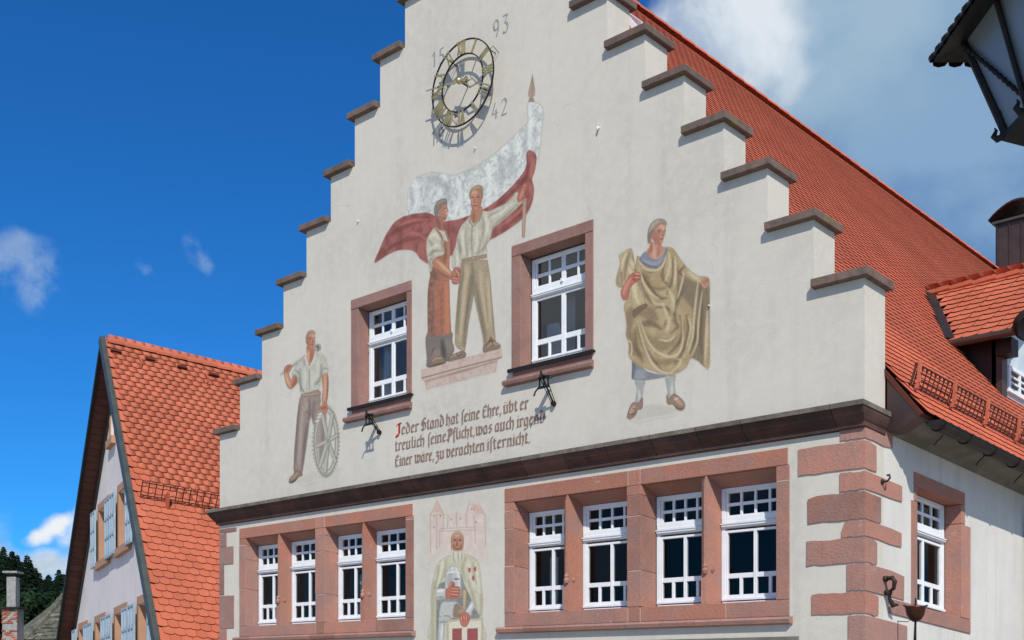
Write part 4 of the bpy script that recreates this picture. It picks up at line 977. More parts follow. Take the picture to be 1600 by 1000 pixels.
for z0, z1 in zip(zs[:-1], zs[1:]):
    zm = (z0+z1)/2; ops = sorted([(w[0], w[1]) for w in WINS if w[2] < zm < w[3]])
    def L_(z): return lslope(max(z, LF[1]*.93))
    def R_(z): return rslope(max(z, RFt[1]*.93))
    cur = ('L',)
    seq = [('L', None)]+[x for a, b in ops for x in (('v', a), ('v', b))]+[('R', None)]
    for i in range(0, len(seq), 2):
        A, Bq = seq[i], seq[i+1]
        a0 = L_(z0) if A[0] == 'L' else A[1]; a1_ = L_(z1) if A[0] == 'L' else A[1]; b0 = R_(z0) if Bq[0] == 'R' else Bq[1]; b1 = R_(z1) if Bq[0] == 'R' else Bq[1]
        b0 = max(b0, a0); b1 = max(b1, a1_)
        wl_.hexa([H(a0, OV, z0), H(b0, OV, z0), H(b0, OV+.35, z0), H(a0, OV+.35, z0), H(a1_, OV, z1), H(b1, OV, z1), H(b1, OV+.35, z1), H(a1_, OV+.35, z1)])
wl_.build('gable_wall', m_housew, HOU)
k = MB(); k.hexa([H(RFt[0]*.9, OV+.35, gz), H(RFt[0]*.9, HL, gz), H(RFt[0]*.9-.3, HL, gz), H(RFt[0]*.9-.3, OV+.35, gz), H(RFt[0]*.9, OV+.35, RFt[1]*.9-.2), H(RFt[0]*.9, HL, RFt[1]*.9-.2), H(RFt[0]*.9-.3, HL, RFt[1]*.9-.2), H(RFt[0]*.9-.3, OV+.35, RFt[1]*.9-.2)])
k.build('side_wall', m_housew, HOU)
k = MB(); k.hexa([H(LF[0]*.9, OV+.35, gz), H(LF[0]*.9, HL, gz), H(LF[0]*.9+.3, HL, gz), H(LF[0]*.9+.3, OV+.35, gz), H(LF[0]*.9, OV+.35, LF[1]*.9-.2), H(LF[0]*.9, HL, LF[1]*.9-.2), H(LF[0]*.9+.3, HL, LF[1]*.9-.2), H(LF[0]*.9+.3, OV+.35, LF[1]*.9-.2)])
k.build('side_wall', m_housew, HOU)
k = MB(); k.hexa([H(-9, 1.9, gz), H(6, 1.9, gz), H(6, 2.0, gz), H(-9, 2.0, gz), H(-2.0, 1.9, -2.2), H(1.3, 1.9, -2.2), H(1.3, 2.0, -2.2), H(-2.0, 2.0, -2.2)]); k.build('inner_wall', m_dark, HOU)
def hbox(mb, u0, u1, o0, o1, z0, z1): mb.hexa([H(u0, o0, z0), H(u1, o0, z0), H(u1, o1, z0), H(u0, o1, z0), H(u0, o0, z1), H(u1, o0, z1), H(u1, o1, z1), H(u0, o1, z1)])
for wi, (u0, u1, z0, z1) in enumerate(WINS):
    k = MB(); hbox(k, u0+.004, u1-.004, OV+.30, OV+.36, z0, z1)
    wf = k.build('window', m_dark, HOU)
    k = MB(); s = .09
    for a, b, c, d in [(u0+.004, u0+s, z0, z1), (u1-s, u1-.004, z0, z1), (u0+s, u1-s, z0, z0+s), (u0+s, u1-s, z1-s, z1), ((u0+u1)/2-.04, (u0+u1)/2+.04, z0+s, z1-s)]: hbox(k, a, b, OV+.25, OV+.299, c, d)
    k.build('window_frame', m_white, wf)
    sw_ = .20 if wi < 6 else .14
    for nm, a, b, c, d, p in [('lintel', u0-sw_, u1+sw_, z1, z1+.20, .03), ('jamb', u0-sw_, u0, z0, z1, .028), ('jamb', u1, u1+sw_, z0, z1, .028), ('sill', u0-sw_-.03, u1+sw_+.03, z0-.20, z0, .12)]:
        k = MB(); hbox(k, a+.002, b-.002, OV-p, OV+.001, c+.002, d-.002)
        if nm == 'jamb': 
            e = u0-.0 if a < u0 else u1
            hbox(k, (e-.02 if a < u0 else e+.003), (e-.003 if a < u0 else e+.02), OV+.001, OV+.25, c+.002, d-.002)
        k.build(nm, m_surr, HOU)
    if wi == 6: continue
    k = MB(); hbox(k, u0-.001, u0+.012, OV-.0, OV+.25, z0, z1); k.build('reveal', m_surr, HOU)
    gap = (WINS[1][0]-WINS[0][1]) if wi < 2 else (WINS[3][0]-WINS[2][1])
    lw_ = gap/2-.05
    def shutter(ua, ub, po):
        k = MB(); zt, zb_ = z1+.02, z0-.10; r = .055
        um = (ua+ub)/2
        for a, b, c, d in [(ua, ua+r, zb_, zt), (ub-r, ub, zb_, zt), (um-r*.5, um+r*.5, zb_, zt)]: hbox(k, a, b, OV-po-.05, OV-po, c, d)
        for f in (0, .33, .66, 1): zz = zb_+(zt-zb_-r)*f; hbox(k, ua+r, um-r*.5, OV-po-.048, OV-po, zz, zz+r); hbox(k, um+r*.5, ub-r, OV-po-.048, OV-po, zz, zz+r)
        sh = k.build('shutter', m_shut, HOU)
        for a, b in ((ua+r, um-r*.5), (um+r*.5, ub-r)):
            for f in range(3):
                za = zb_+(zt-zb_-r)*f/3+r; zc_ = zb_+(zt-zb_-r)*(f+1)/3; q = MB(); o_ = OV-po-.022
                q.hexa([H(a, o_, za), H(b, o_, za), H(b, o_+.02, za), H(a, o_+.02, za), H(a, o_, zc_), H(b, o_, zc_), H(b, o_+.02, zc_), H(a, o_+.02, zc_)])
                q.hexa([H(a+.05, o_-.014, za+.05), H(b-.05, o_-.014, za+.05), H(b-.03, o_-.001, za+.03), H(a+.03, o_-.001, za+.03), H(a+.05, o_-.014, zc_-.05), H(b-.05, o_-.014, zc_-.05), H(b-.03, o_-.001, zc_-.03), H(a+.03, o_-.001, zc_-.03)])
                q.build('shutter_panel', m_shutl, sh)
    shutter(u0-.06-lw_, u0-.06, .09); shutter(u1+.05, u1+.05+lw_, .09)
# roof: right slope with tiles, left slope with boarded soffit
rs = np.array(H(RFt[0], 0, RFt[1]))-AP; RL = np.linalg.norm(rs); rs /= RL; nR = np.cross(a2, rs); nR /= np.linalg.norm(nR); nR = nR if nR[2] > 0 else -nR
ls = np.array(H(LF[0], 0, LF[1]))-AP; LL = np.linalg.norm(ls); ls /= LL; nL = np.cross(a2, ls); nL /= np.linalg.norm(nL); nL = nL if nL[2] > 0 else -nL
def rq(s, o, n): return AP+rs*s+a2*o+nR*n
def lq(s, o, n): return AP+ls*s+a2*o+nL*n
k = MB(); k.hexa([rq(0, .02, -.12), rq(RL, .02, -.12), rq(RL, HL, -.12), rq(0, HL, -.12), rq(0, .02, -.035), rq(RL, .02, -.035), rq(RL, HL, -.035), rq(0, HL, -.035)])
hroof = k.build('roof', m_under, HOU)
a2u = a2/np.linalg.norm(a2)
lay_tiles(hroof, AP+rs*(RL+.05)+a2*.16, a2u, -rs, nR, .232, .205, int(RL/.205)+1, lambda s: (0, HL-.2), .42, m_tile2, lift=.044, th=.014, arc=.20)
k = MB(); k.hexa([lq(0, .0, -.06), lq(LL, .0, -.06), lq(LL, HL, -.06), lq(0, HL, -.06), lq(0, .0, .0), lq(LL, .0, .0), lq(LL, HL, .0), lq(0, HL, .0)]); k.build('far_roof_slope', m_tile2, HOU)
n = int(LL/.24)
for i in range(n):
    k = MB(); s0_, s1_ = i*.24+.004, (i+1)*.24-.008; k.hexa([lq(s0_, .03, -.10), lq(s1_, .03, -.10), lq(s1_, OV+.0, -.10), lq(s0_, OV, -.10), lq(s0_, .03, -.062), lq(s1_, .03, -.062), lq(s1_, OV, -.062), lq(s0_, OV, -.062)])
    k.build('soffit_board', m_soffit, HOU)
k = MB(); w = .05
k.hexa([lq(-.02, -.05, -.15), lq(LL, -.05, -.15), lq(LL, .03, -.15), lq(-.02, .03, -.15), lq(-.02, -.05, .05), lq(LL, -.05, .05), lq(LL, .03, .05), lq(-.02, .03, .05)]); k.build('verge_board', m_iron, HOU)
k = MB(); k.hexa([rq(-.08, -.06, -.17), rq(RL, -.06, -.17), rq(RL, .03, -.17), rq(-.08, .03, -.17), rq(-.08, -.06, .04), rq(RL, -.06, .04), rq(RL, .06, .055), rq(-.08, .06, .055)]); k.build('verge_board', m_grey, HOU)
k = MB(); k.hexa([rq(0, .03, -.16), rq(RL, .03, -.16), rq(RL, OV, -.16), rq(0, OV, -.16), rq(0, .03, -.121), rq(RL, .03, -.121), rq(RL, OV, -.121), rq(0, OV, -.121)]); k.build('soffit', m_soffit, HOU)
k = MB(); k.hexa([lq(.3, OV-.05, -.22), lq(LL, OV-.05, -.22), lq(LL, OV, -.22), lq(.3, OV, -.22), lq(.3, OV-.05, -.11), lq(LL, OV-.05, -.11), lq(LL, OV, -.11), lq(.3, OV, -.11)]); k.build('wall_trim', m_grey, HOU)
i = 0; o = .10
mbr = MB(); prof = [(.14*math.cos(a), .13*math.sin(a)) for a in np.linspace(-.2, math.pi+.2, 8)]
while o < HL-.3:
    k = MB(); A = [np.array(H(x, o, z-.06)) for x, z in prof]; Bq = [np.array(H(x*1.14, o+.42, z*1.14-.045)) for x, z in prof]
    k.add(A+Bq, [(j, j+1, j+9, j+8) for j in range(7)]+[tuple(range(7, -1, -1)), tuple(range(8, 16))]); k.build('ridge_tile', m_tile2, hroof); o += .40
for x, y in [(181, 551.5), (234, 564), (284, 576.5), (333, 588.5)]:      # vent openings
    p = hit(x, y, AP, nR); k = MB(); c = p+nR*.02
    k.hexa([c-a2u*.14-rs*.06+nR*.0, c+a2u*.14-rs*.06, c+a2u*.14+rs*.05, c-a2u*.14+rs*.05, c-a2u*.10-rs*.03+nR*.09, c+a2u*.10-rs*.03+nR*.09, c+a2u*.12+rs*.05+nR*.08, c-a2u*.12+rs*.05+nR*.08]); k.build('vent_tile', m_under, hroof)
for x, y in [(219, 572), (322, 597)]:
    p = hit(x, y, AP, nR); k = MB(); k.tube([p-rs*.3+nR*.08, p+nR*.16, p+rs*.1+nR*.05], .018, 6); k.build('roof_hook', m_tile2, hroof)
# snow guard ladder on this roof
pA = hit(219, 780, AP, nR); pB = hit(342, 797, AP, nR); qa = MI@(pA-AP); qb = MI@(pB-AP)
oA = (pA-AP)@a2u; sA = (pA-AP-a2*0)@rs
oa, ob = qa[1], qb[1]+3.0; sG = sum([((p-AP)-a2*((MI@(p-AP))[1]))@rs for p in (pA, pB)])/2
def gq(o, h): return AP+rs*sG+a2*o+nR*(.06+h*.75)+UP*h*.5
k = MB()
for h in (.03, .30): k.tube([gq(oa, h), gq(ob, h)], .014, 6)
nb = int((ob-oa)/.155)
for j in range(nb+1): o_ = oa+(ob-oa)*j/nb; k.tube([gq(o_, 0), gq(o_, .33)], .013, 5)
k.build('snow_guard', m_soffit, hroof)
for f in (.12, .45, .72):
    o_ = oa+(ob-oa)*f; k = MB(); c = gq(o_, 0)
    k.hexa([c-a2u*.03+rs*.25-nR*.02, c+a2u*.03+rs*.25-nR*.02, c+a2u*.03-rs*.15-nR*.02, c-a2u*.03-rs*.15-nR*.02, c-a2u*.02+rs*.04+nR*.26, c+a2u*.02+rs*.04+nR*.26, c+a2u*.02-rs*.02+nR*.28, c-a2u*.02-rs*.02+nR*.28]); k.build('guard_post', m_tile2, hroof)

# ================================================================ STONE-SLATED ROOF AND BRICK CHIMNEY, FAR LEFT
def pt(x, y, dep): return CAM+ray(x, y)/F*dep
COT = empty('stone_slate_cottage', tuple(pt(40, 1055, 44)*[1, 1, 0]), 'low cottage with mossy stone slate hipped roof behind the gabled house', 'house')
q0 = pt(40, 1003, 43); q1 = pt(112, 922, 46); 
eL = pt(-10, 1040, 42); 
down = (q0-q1); tdir = RT*.93+FW*.37
# visible slope: from the hip line down to the right/front
nS = np.cross(down, RT*.8-FW*.6-UP*.35); nS /= np.linalg.norm(nS); nS = nS if nS[2] > 0 else -nS
hor = np.cross(nS, UP); hor /= np.linalg.norm(hor); hor = hor if hor@RT > 0 else -hor; upS = np.cross(nS, hor); upS = upS if upS[2] > 0 else -upS
k = MB(); q2 = q1+hor*6; q3 = q0+hor*9-upS*2; q4 = q0-upS*2-hor*1.2
k.add([q0, q1, q2, q3, q4], [(0, 1, 2, 3, 4)]); 
apx = q1; backn = pt(-40, 1045, 47); k.add([q1, q0-np.array([0, 0, .0]), pt(-60, 1052, 46), pt(60, 1020, 52)], [(0, 1, 2, 3)])
croof = k.build('roof', m_slate, COT)
body = MB(); bz = [q4, q3, q3+FW*5, q4+FW*5]; body.hexa([tuple(np.array(b)*[1, 1, 0]) for b in bz]+[tuple(np.array(b)-[0, 0, .05]) for b in bz]); body.build('wall', m_cement, COT)
sl = MB(); sl.box(-.17, .17, 0, .36, -.02, .02)
hip_h = (q1-q0)
r = 0; s_up = 0
cnt = 0
L_up = (q1-q0)@upS
while s_up < L_up:
    xh = ((q0-q0)@hor)+(hip_h@hor)*(s_up/L_up); x = xh+.12+RNG.uniform(0, .15)
    while x < xh+4.0:
        w = RNG.uniform(.24, .42); hh = RNG.uniform(.30, .36); th = RNG.uniform(.03, .10); k = MB(); c = q0+upS*(s_up+RNG.uniform(-.03, .03))+hor*x+nS*.02
        k.hexa([c, c+hor*w, c+hor*w+upS*hh, c+upS*hh, c+nS*(th+.03)+upS*RNG.uniform(-.02, .02), c+hor*w+nS*(th+.03), c+hor*w+upS*hh+nS*th, c+upS*hh+nS*th]); k.build('stone_slate', m_slate, croof); x += w+.012; cnt += 1
    s_up += .27
for i in range(int(np.linalg.norm(hip_h)/.36)):
    c = q0+hip_h/np.linalg.norm(hip_h)*(.36*i); d_ = hip_h/np.linalg.norm(hip_h); k = MB(); k.tube([c+nS*.03, c+d_*.38+nS*.07], [.15, .18], 8); k.build('hip_stone', m_slate, croof)
c = pt(20.5, 1000, 40); hw = .29; wx = RT; wy = FW
def cbox(mb, c, hw, hd_, z0, z1): mb.hexa([tuple(c+RT*a*hw+FW*b*hd_+UP*z) for z in (z0, z1) for a, b in ((-1, -1), (1, -1), (1, 1), (-1, 1))])
def zz(y, d_): return (YH-y)/F*d_+1.6
CH = empty('brick_chimney', (c[0], c[1], zz(1060, 40)), 'worn brick chimney with grey cement flue and flat cap at the far left', 'chimney')
cz = np.array([c[0], c[1], 0.0]); z0_, z1_ = 1.0, zz(952, 40)
k = MB(); cbox(k, cz, hw-.02, hw-.02, 0, z1_); core = k.build('core', m_cement, CH)
zz_ = z1_-.075
row = 0
while zz_ > zz(1003, 40)-.15:
    for j in range(4):
        if RNG.random() < .30 or (.9 < (z1_-zz_) < 1.15 and RNG.random() < .6) or ((z1_-zz_) > .55 and (z1_-zz_) < .8): continue
        a = -hw+(j+(.5 if row % 2 else 0))*hw/2; b = min(a+hw/2-.012, hw)
        if b-a < .04: continue
        k = MB(); k.hexa([tuple(cz+RT*u+FW*v+UP*z) for z in (zz_, zz_+.062) for u, v in ((a, -hw-RNG.uniform(0, .012)), (b, -hw-RNG.uniform(0, .012)), (b, -hw+.06), (a, -hw+.06))]); k.build('brick', m_brick, core)
    row += 1; zz_ -= .075
k = MB(); cbox(k, cz, hw+.10, hw+.10, z1_, z1_+.07); bevel(k.build('coping', m_gutter, CH), .01)
k = MB(); cbox(k, cz, .17, .17, z1_+.07, zz(902, 40)); bevel(k.build('flue', m_cement, CH), .015)
k = MB(); 
for a, b in ((-1, -1), (1, -1), (1, 1), (-1, 1)): cbox(k, cz+RT*a*.12+FW*b*.12, .02, .02, zz(902, 40), zz(896, 40))
k.build('cap_foot', m_gutter, CH)
k = MB(); cbox(k, cz, .27, .27, zz(896, 40), zz(893, 40)); k.build('cap_plate', m_cement, CH)

# ================================================================ WOODED HILL
hl = MB(); N1, N2 = 40, 18; vs = []
def hillz(lat, dep):
    f = max(0.0, min(1.0, (dep-90)/150)); f = f*f*(3-2*f)
    lx = lat/dep*F+CX      # photo column this point falls in
    return -.5+f*(17.0+3.5*math.sin(lat*.021+.6)+1.8*math.sin(lat*.053))*(1.0 if lat < 10 else max(0, 1-(lat-10)/160))
for j in range(N2):
    dep = 88+j*14
    for i in range(N1):
        lat = -230+i*11; vs.append(tuple(CAM*[1, 1, 0]+RT*lat+FW*dep+UP*hillz(lat, dep)))
hl.add(vs, [(j*N1+i, j*N1+i+1, (j+1)*N1+i+1, (j+1)*N1+i) for j in range(N2-1) for i in range(N1-1)])
tag(hl.build('hill', m_hill, smooth=True), kind='structure')
def conifer(base, h, lab, seed):
    r = random.Random(seed); t = empty('spruce_tree', tuple(base), lab, 'tree', 'spruces on the wooded hill')
    k = MB(); k.tube([base, base+UP*h*.5, base+UP*h], [h*.018, h*.011, .01], 7); k.build('trunk', m_bark, t)
    k = MB(); z = .06*h
    while z < h*.985:
        f = (z/h); R = h*.30*(1-f)**.92+.12; nb = max(6, int(17*(1-f*.55)))
        for j in range(nb):
            a = 2*math.pi*(j+r.random()*.8)/nb; rr = R*r.uniform(.62, 1.18); dz = -rr*r.uniform(.18, .42); w = rr*.26+.20
            c = Vector((math.cos(a), math.sin(a), 0)); s = Vector((-c.y, c.x, 0)); b = Vector(tuple(base))+Vector((0, 0, z))
            tip = b+c*rr+Vector((0, 0, dz)); mid = b+c*rr*.55+Vector((0, 0, dz*.30))
            k.add([b, mid+s*w*.6+Vector((0, 0, -w*.35)), tip, mid-s*w*.6+Vector((0, 0, -w*.35)), mid+Vector((0, 0, w*.18))], [(0, 1, 4), (1, 2, 4), (2, 3, 4), (3, 0, 4)])
            for q in range(9):
                g = r.uniform(.35, 1.0); p = b+c*rr*g+Vector((0, 0, dz*g)); d = (s*r.choice((-1, 1))+c*.6).normalized(); L_ = w*r.uniform(.5, 1.0)
                k.add([p, p+d*L_+Vector((0, 0, -L_*.5)), p+d*L_*.5+Vector((0, 0, -L_*1.0))], [(0, 1, 2)])
        z += h*r.uniform(.016, .024)
    k.build('crown', m_conif, t)
CT_ = [(5, 852, 175, 15), (19, 856, 170, 15), (27, 863, 178, 14), (42, 864, 165, 16), (47, 872, 172, 14), (62, 893, 180, 13), (76, 895, 176, 12), (92, 887, 168, 13), (99, 893, 178, 13), (112, 898, 180, 12), (-10, 858, 178, 15), (-26, 866, 172, 15), (34, 876, 182, 13), (84, 905, 184, 11), (12, 868, 186, 13), (55, 884, 186, 13), (70, 903, 164, 11), (-45, 862, 180, 15)]
LABS = ['tall dark spruce at the very left edge of the wooded hill', 'dark spruce rising just behind the flat chimney cap', 'narrow dark spruce just right of the chimney flue top', 'widest tall spruce right of the chimney', 'slim spruce top leaning against the widest spruce', 'short spruce in the dip of the tree line', 'small spruce in the lowest part of the tree line', 'pointed spruce left of the gabled house verge', 'spruce half hidden by the gabled house verge', 'spruce mostly hidden behind the gabled house roof',
        'spruce just outside the left picture edge', 'second spruce beyond the left picture edge', 'shaded spruce standing behind the widest spruce', 'low spruce between the two pointed spruces by the verge', 'spruce behind the two spruces above the chimney', 'spruce on the right flank of the widest spruce', 'lowest spruce below the dip of the tree line', 'third spruce beyond the left picture edge']
for i, (x, y, dp, h) in enumerate(CT_):
    top = pt(x, y, dp); base = top-UP*h; conifer(base, h, LABS[i], 100+i)
# forest mass below them: broad crowns and dark undergrowth that read as one wood
k = MB(); r = random.Random(5)
for i in range(420):
    x = r.uniform(-70, 150); dp = r.uniform(120, 178); y = r.uniform(938, 1015); c = Vector(tuple(pt(x, y, dp))); R = r.uniform(1.0, 2.0)
    for j in range(70):
        d = Vector((r.gauss(0, 1), r.gauss(0, 1), r.gauss(0, 1))).normalized(); p = c+d*R*r.uniform(.75, 1.05); s = r.uniform(.14, .30); u = d.orthogonal().normalized(); v = d.cross(u); a = r.uniform(0, 6.28); u, v = u*math.cos(a)+v*math.sin(a), v*math.cos(a)-u*math.sin(a); d2 = d*r.uniform(-.5, .5)*s
        k.add([p-u*s-v*s*.6, p+u*s-v*s*.6+d2, p+u*s*.7+v*s, p-u*s*.7+v*s-d2], [(0, 1, 2, 3)])
    k.lathe([(0, -R*.75), (R*.6, -R*.4), (R*.72, 0), (R*.55, R*.45), (0, R*.72)], c, 7)
tag(k.build('undergrowth', m_leaf), 'dark green woodland mass filling the slope below the spruces', kind='stuff')

# ================================================================ FOREGROUND LANTERN, TOP RIGHT
LAT, LDP = 2.525, 4.86
LC = CAM*[1, 1, 0]+RT*LAT+FW*LDP
LT = empty('street_lantern', (LC[0], LC[1], 0), 'large black wrought iron lantern with milky panes and scalloped hood at upper right', 'lantern')
z_e, z_t, z_b = 4.60, 4.66, 4.10; HE, HT, HB_ = .467, .362, .212
SQ = [(-1, 1), (-1, -1), (1, -1), (1, 1)]
def lc(i, h, z, f=0.0):
    a, b = SQ[i % 4], SQ[(i+1) % 4]; return LC+RT*h*(a[0]*(1-f)+b[0]*f)+FW*h*(a[1]*(1-f)+b[1]*f)+UP*z
zpk = z_e+.20
k = MB(); pk = LC+UP*zpk
for i in range(4):
    k.add([lc(i, HE, z_e), lc(i+1, HE, z_e), lc(i+1, .08, zpk), lc(i, .08, zpk)], [(0, 1, 2, 3)])
    k.add([lc(i, HE, z_e), lc(i, HT-.03, z_t-.02), lc(i+1, HT-.03, z_t-.02), lc(i+1, HE, z_e)], [(0, 1, 2, 3)])
hb = k.build('hood', m_iron, LT)
for i in range(4):
    for rr in range(6):
        f = rr/6; A, Bq = lc(i, HE-(HE-.08)*f, z_e+(zpk-z_e)*f), lc(i+1, HE-(HE-.08)*f, z_e+(zpk-z_e)*f)
        nn = np.cross(Bq-A, pk-A); nn /= np.linalg.norm(nn); nn = nn if nn[2] > 0 else -nn
        upd = pk-(A+Bq)/2; upd /= np.linalg.norm(upd); wd = np.linalg.norm(Bq-A); n = max(1, round(wd/.075)); ex = (Bq-A)/wd; k = MB()
        for j in range(n):
            c = A+ex*(wd*(j+.5)/n)+nn*.004; h = wd/n/2*1.04; pts = [c-ex*h+upd*.012]+[c-ex*h*math.cos(t)-upd*.026*math.sin(t) for t in (math.pi*.25, math.pi*.5, math.pi*.75)]+[c+ex*h+upd*.012, c+ex*h+upd*.09, c-ex*h+upd*.09]
            k.add([p+nn*.016 for p in pts[:5]]+[pts[5]+nn*.002, pts[6]+nn*.002]+[p-nn*.006 for p in pts[:5]], [(0, 1, 2, 3, 4, 5, 6), (0, 7, 8, 1), (1, 8, 9, 2), (2, 9, 10, 3), (3, 10, 11, 4)])
        tag(k.build('hood_shingles', m_iron, hb), kind='stuff')
def twisted(p, q, nm='twisted_rod', r=.0095):
    k = MB(); n = 50; pts = [p+(q-p)*j/n for j in range(n+1)]; k.tube(pts, [r+.0028*math.sin(j*1.9) for j in range(n+1)], 6); k.build(nm, m_iron, LT)
for i in range(4):
    k = MB(); k.add([lc(i, HB_, z_b+.04), lc(i+1, HB_, z_b+.04), lc(i+1, HT-.006, z_t), lc(i, HT-.006, z_t)], [(0, 1, 2, 3)]); k.build('pane', m_milk, LT)
    k = MB(); k.tube([lc(i, HT, z_t), lc(i, HB_, z_b)], .019, 6); k.build('corner_bar', m_iron, LT)
    k = MB(); k.tube([lc(i, HT+.012, z_t, .5), lc(i, HB_+.012, z_b+.03, .5)], .013, 6); k.build('middle_bar', m_iron, LT)
    twisted(lc(i, HT+.012, z_t-.01), lc(i, HB_+.012, z_b+.07, .5)); twisted(lc(i+1, HT+.012, z_t-.01), lc(i, HB_+.012, z_b+.07, .5))
    twisted(lc(i, HB_+.02, z_b+.02), lc(i, HB_+.02, z_t-.0)+(-UP*.02), r=.011)
    for f in (0, .5):
        sc = lc(i, HB_+.01, z_b+.02, f); od = sc-LC; od[2] = 0; od /= np.linalg.norm(od); k = MB()
        k.tube([sc, sc+od*.035-UP*.004, sc+od*.052+UP*.014, sc+od*.040+UP*.038, sc+od*.048+UP*.052], [.014, .017, .014, .008, .003], 8); k.build('scroll', m_iron, LT)
k = MB()
for (R0_, za, R1_, zb_) in ((HB_+.02, z_b+.03, HB_+.02, z_b), (HB_+.02, z_b, HB_-.05, z_b-.06)):
    for i in range(4): k.add([lc(i, R0_, za), lc(i+1, R0_, za), lc(i+1, R1_, zb_), lc(i, R1_, zb_)], [(0, 1, 2, 3)])
k.add([lc(i, HB_-.05, z_b-.06) for i in range(4)], [(0, 1, 2, 3)]); k.build('base_pan', m_iron, LT)
k = MB(); k.tube([LC+UP*(zpk-.1), LC+UP*(zpk+.35)], .03, 10); k.tube([LC+UP*(zpk+.35), LC+UP*(zpk+.45)+RT*.6, LC+UP*(zpk+.3)+RT*1.5], .03, 10); k.build('hanging_arm', m_iron, LT)
k = MB(); pb = LC+RT*1.5; k.lathe([(.16, 0), (.16, .25), (.09, .35), (.07, 1.2), (.06, zpk+.3), (.08, zpk+.35), (0, zpk+.6)], tuple(pb), 16); k.build('post', m_iron, LT, smooth=True)

# ================================================================ FIRE BOWL, LOWER RIGHT
bd = 8.4; c = pt(1430.5, 947, bd); base = np.array([c[0], c[1], 0]); BW = empty('fire_bowl', tuple(base), 'small dark bronze bowl with central spike on a thin iron stand', 'bowl')
s = bd/F; R = 15.5*s; k = MB(); zr_ = c[2]
k.lathe([(0, -25*s), (4*s, -24.5*s), (9*s, -21*s), (13.5*s, -13*s), (15.5*s, -3*s), (R+.8*s, 0), (R-.6*s, .2*s), (12.5*s, -12*s), (8*s, -19*s), (0, -22*s)], tuple(c*[1, 1, 0]+[0, 0, zr_-.0]), 28); k.build('bowl', m_bowl, BW, smooth=True)
k = MB(); k.tube([c+RT*-R*1.12+UP*.4*s, c-RT*R*.7-UP*.9*s, c+RT*R*.7-UP*.9*s, c+RT*R*1.12+UP*.4*s], [1.6*s, 1.0*s, 1.0*s, 1.6*s], 8)
for q in (-1, 1): k.lathe([(0, -1.8*s), (1.6*s, -1*s), (1.6*s, 1*s), (0, 1.8*s)], tuple(c+RT*R*1.15*q+UP*.9*s), 8)
k.build('cross_rod', m_ironr, BW)
k = MB(); k.tube([c-UP*2*s, c+UP*8*s, c+UP*13*s], [1.5*s, 1.4*s, 1.0*s], 8); k.build('spike', m_iron, BW)
k = MB(); k.tube([c-UP*24*s, np.array([c[0], c[1], .0])], 1.6*s, 8); k.tube([c-UP*25*s-RT*1.0*s, np.array([c[0], c[1], .0])-RT*.10], .9*s, 6); k.build('stand', m_iron, BW)
k = MB(); a = pt(1418, 971.5, bd); b = pt(1403, 971, bd); k.tube([a, b], .6*s, 6); k.tube([b+UP*1.6*s, b*[1, 1, 0]], .6*s, 6); k.tube([a, c-UP*16*s], .5*s, 5); k.lathe([(0, -1*s), (1.3*s, 0), (0, 1.4*s)], tuple(b), 6); k.build('side_rod', m_iron, BW)
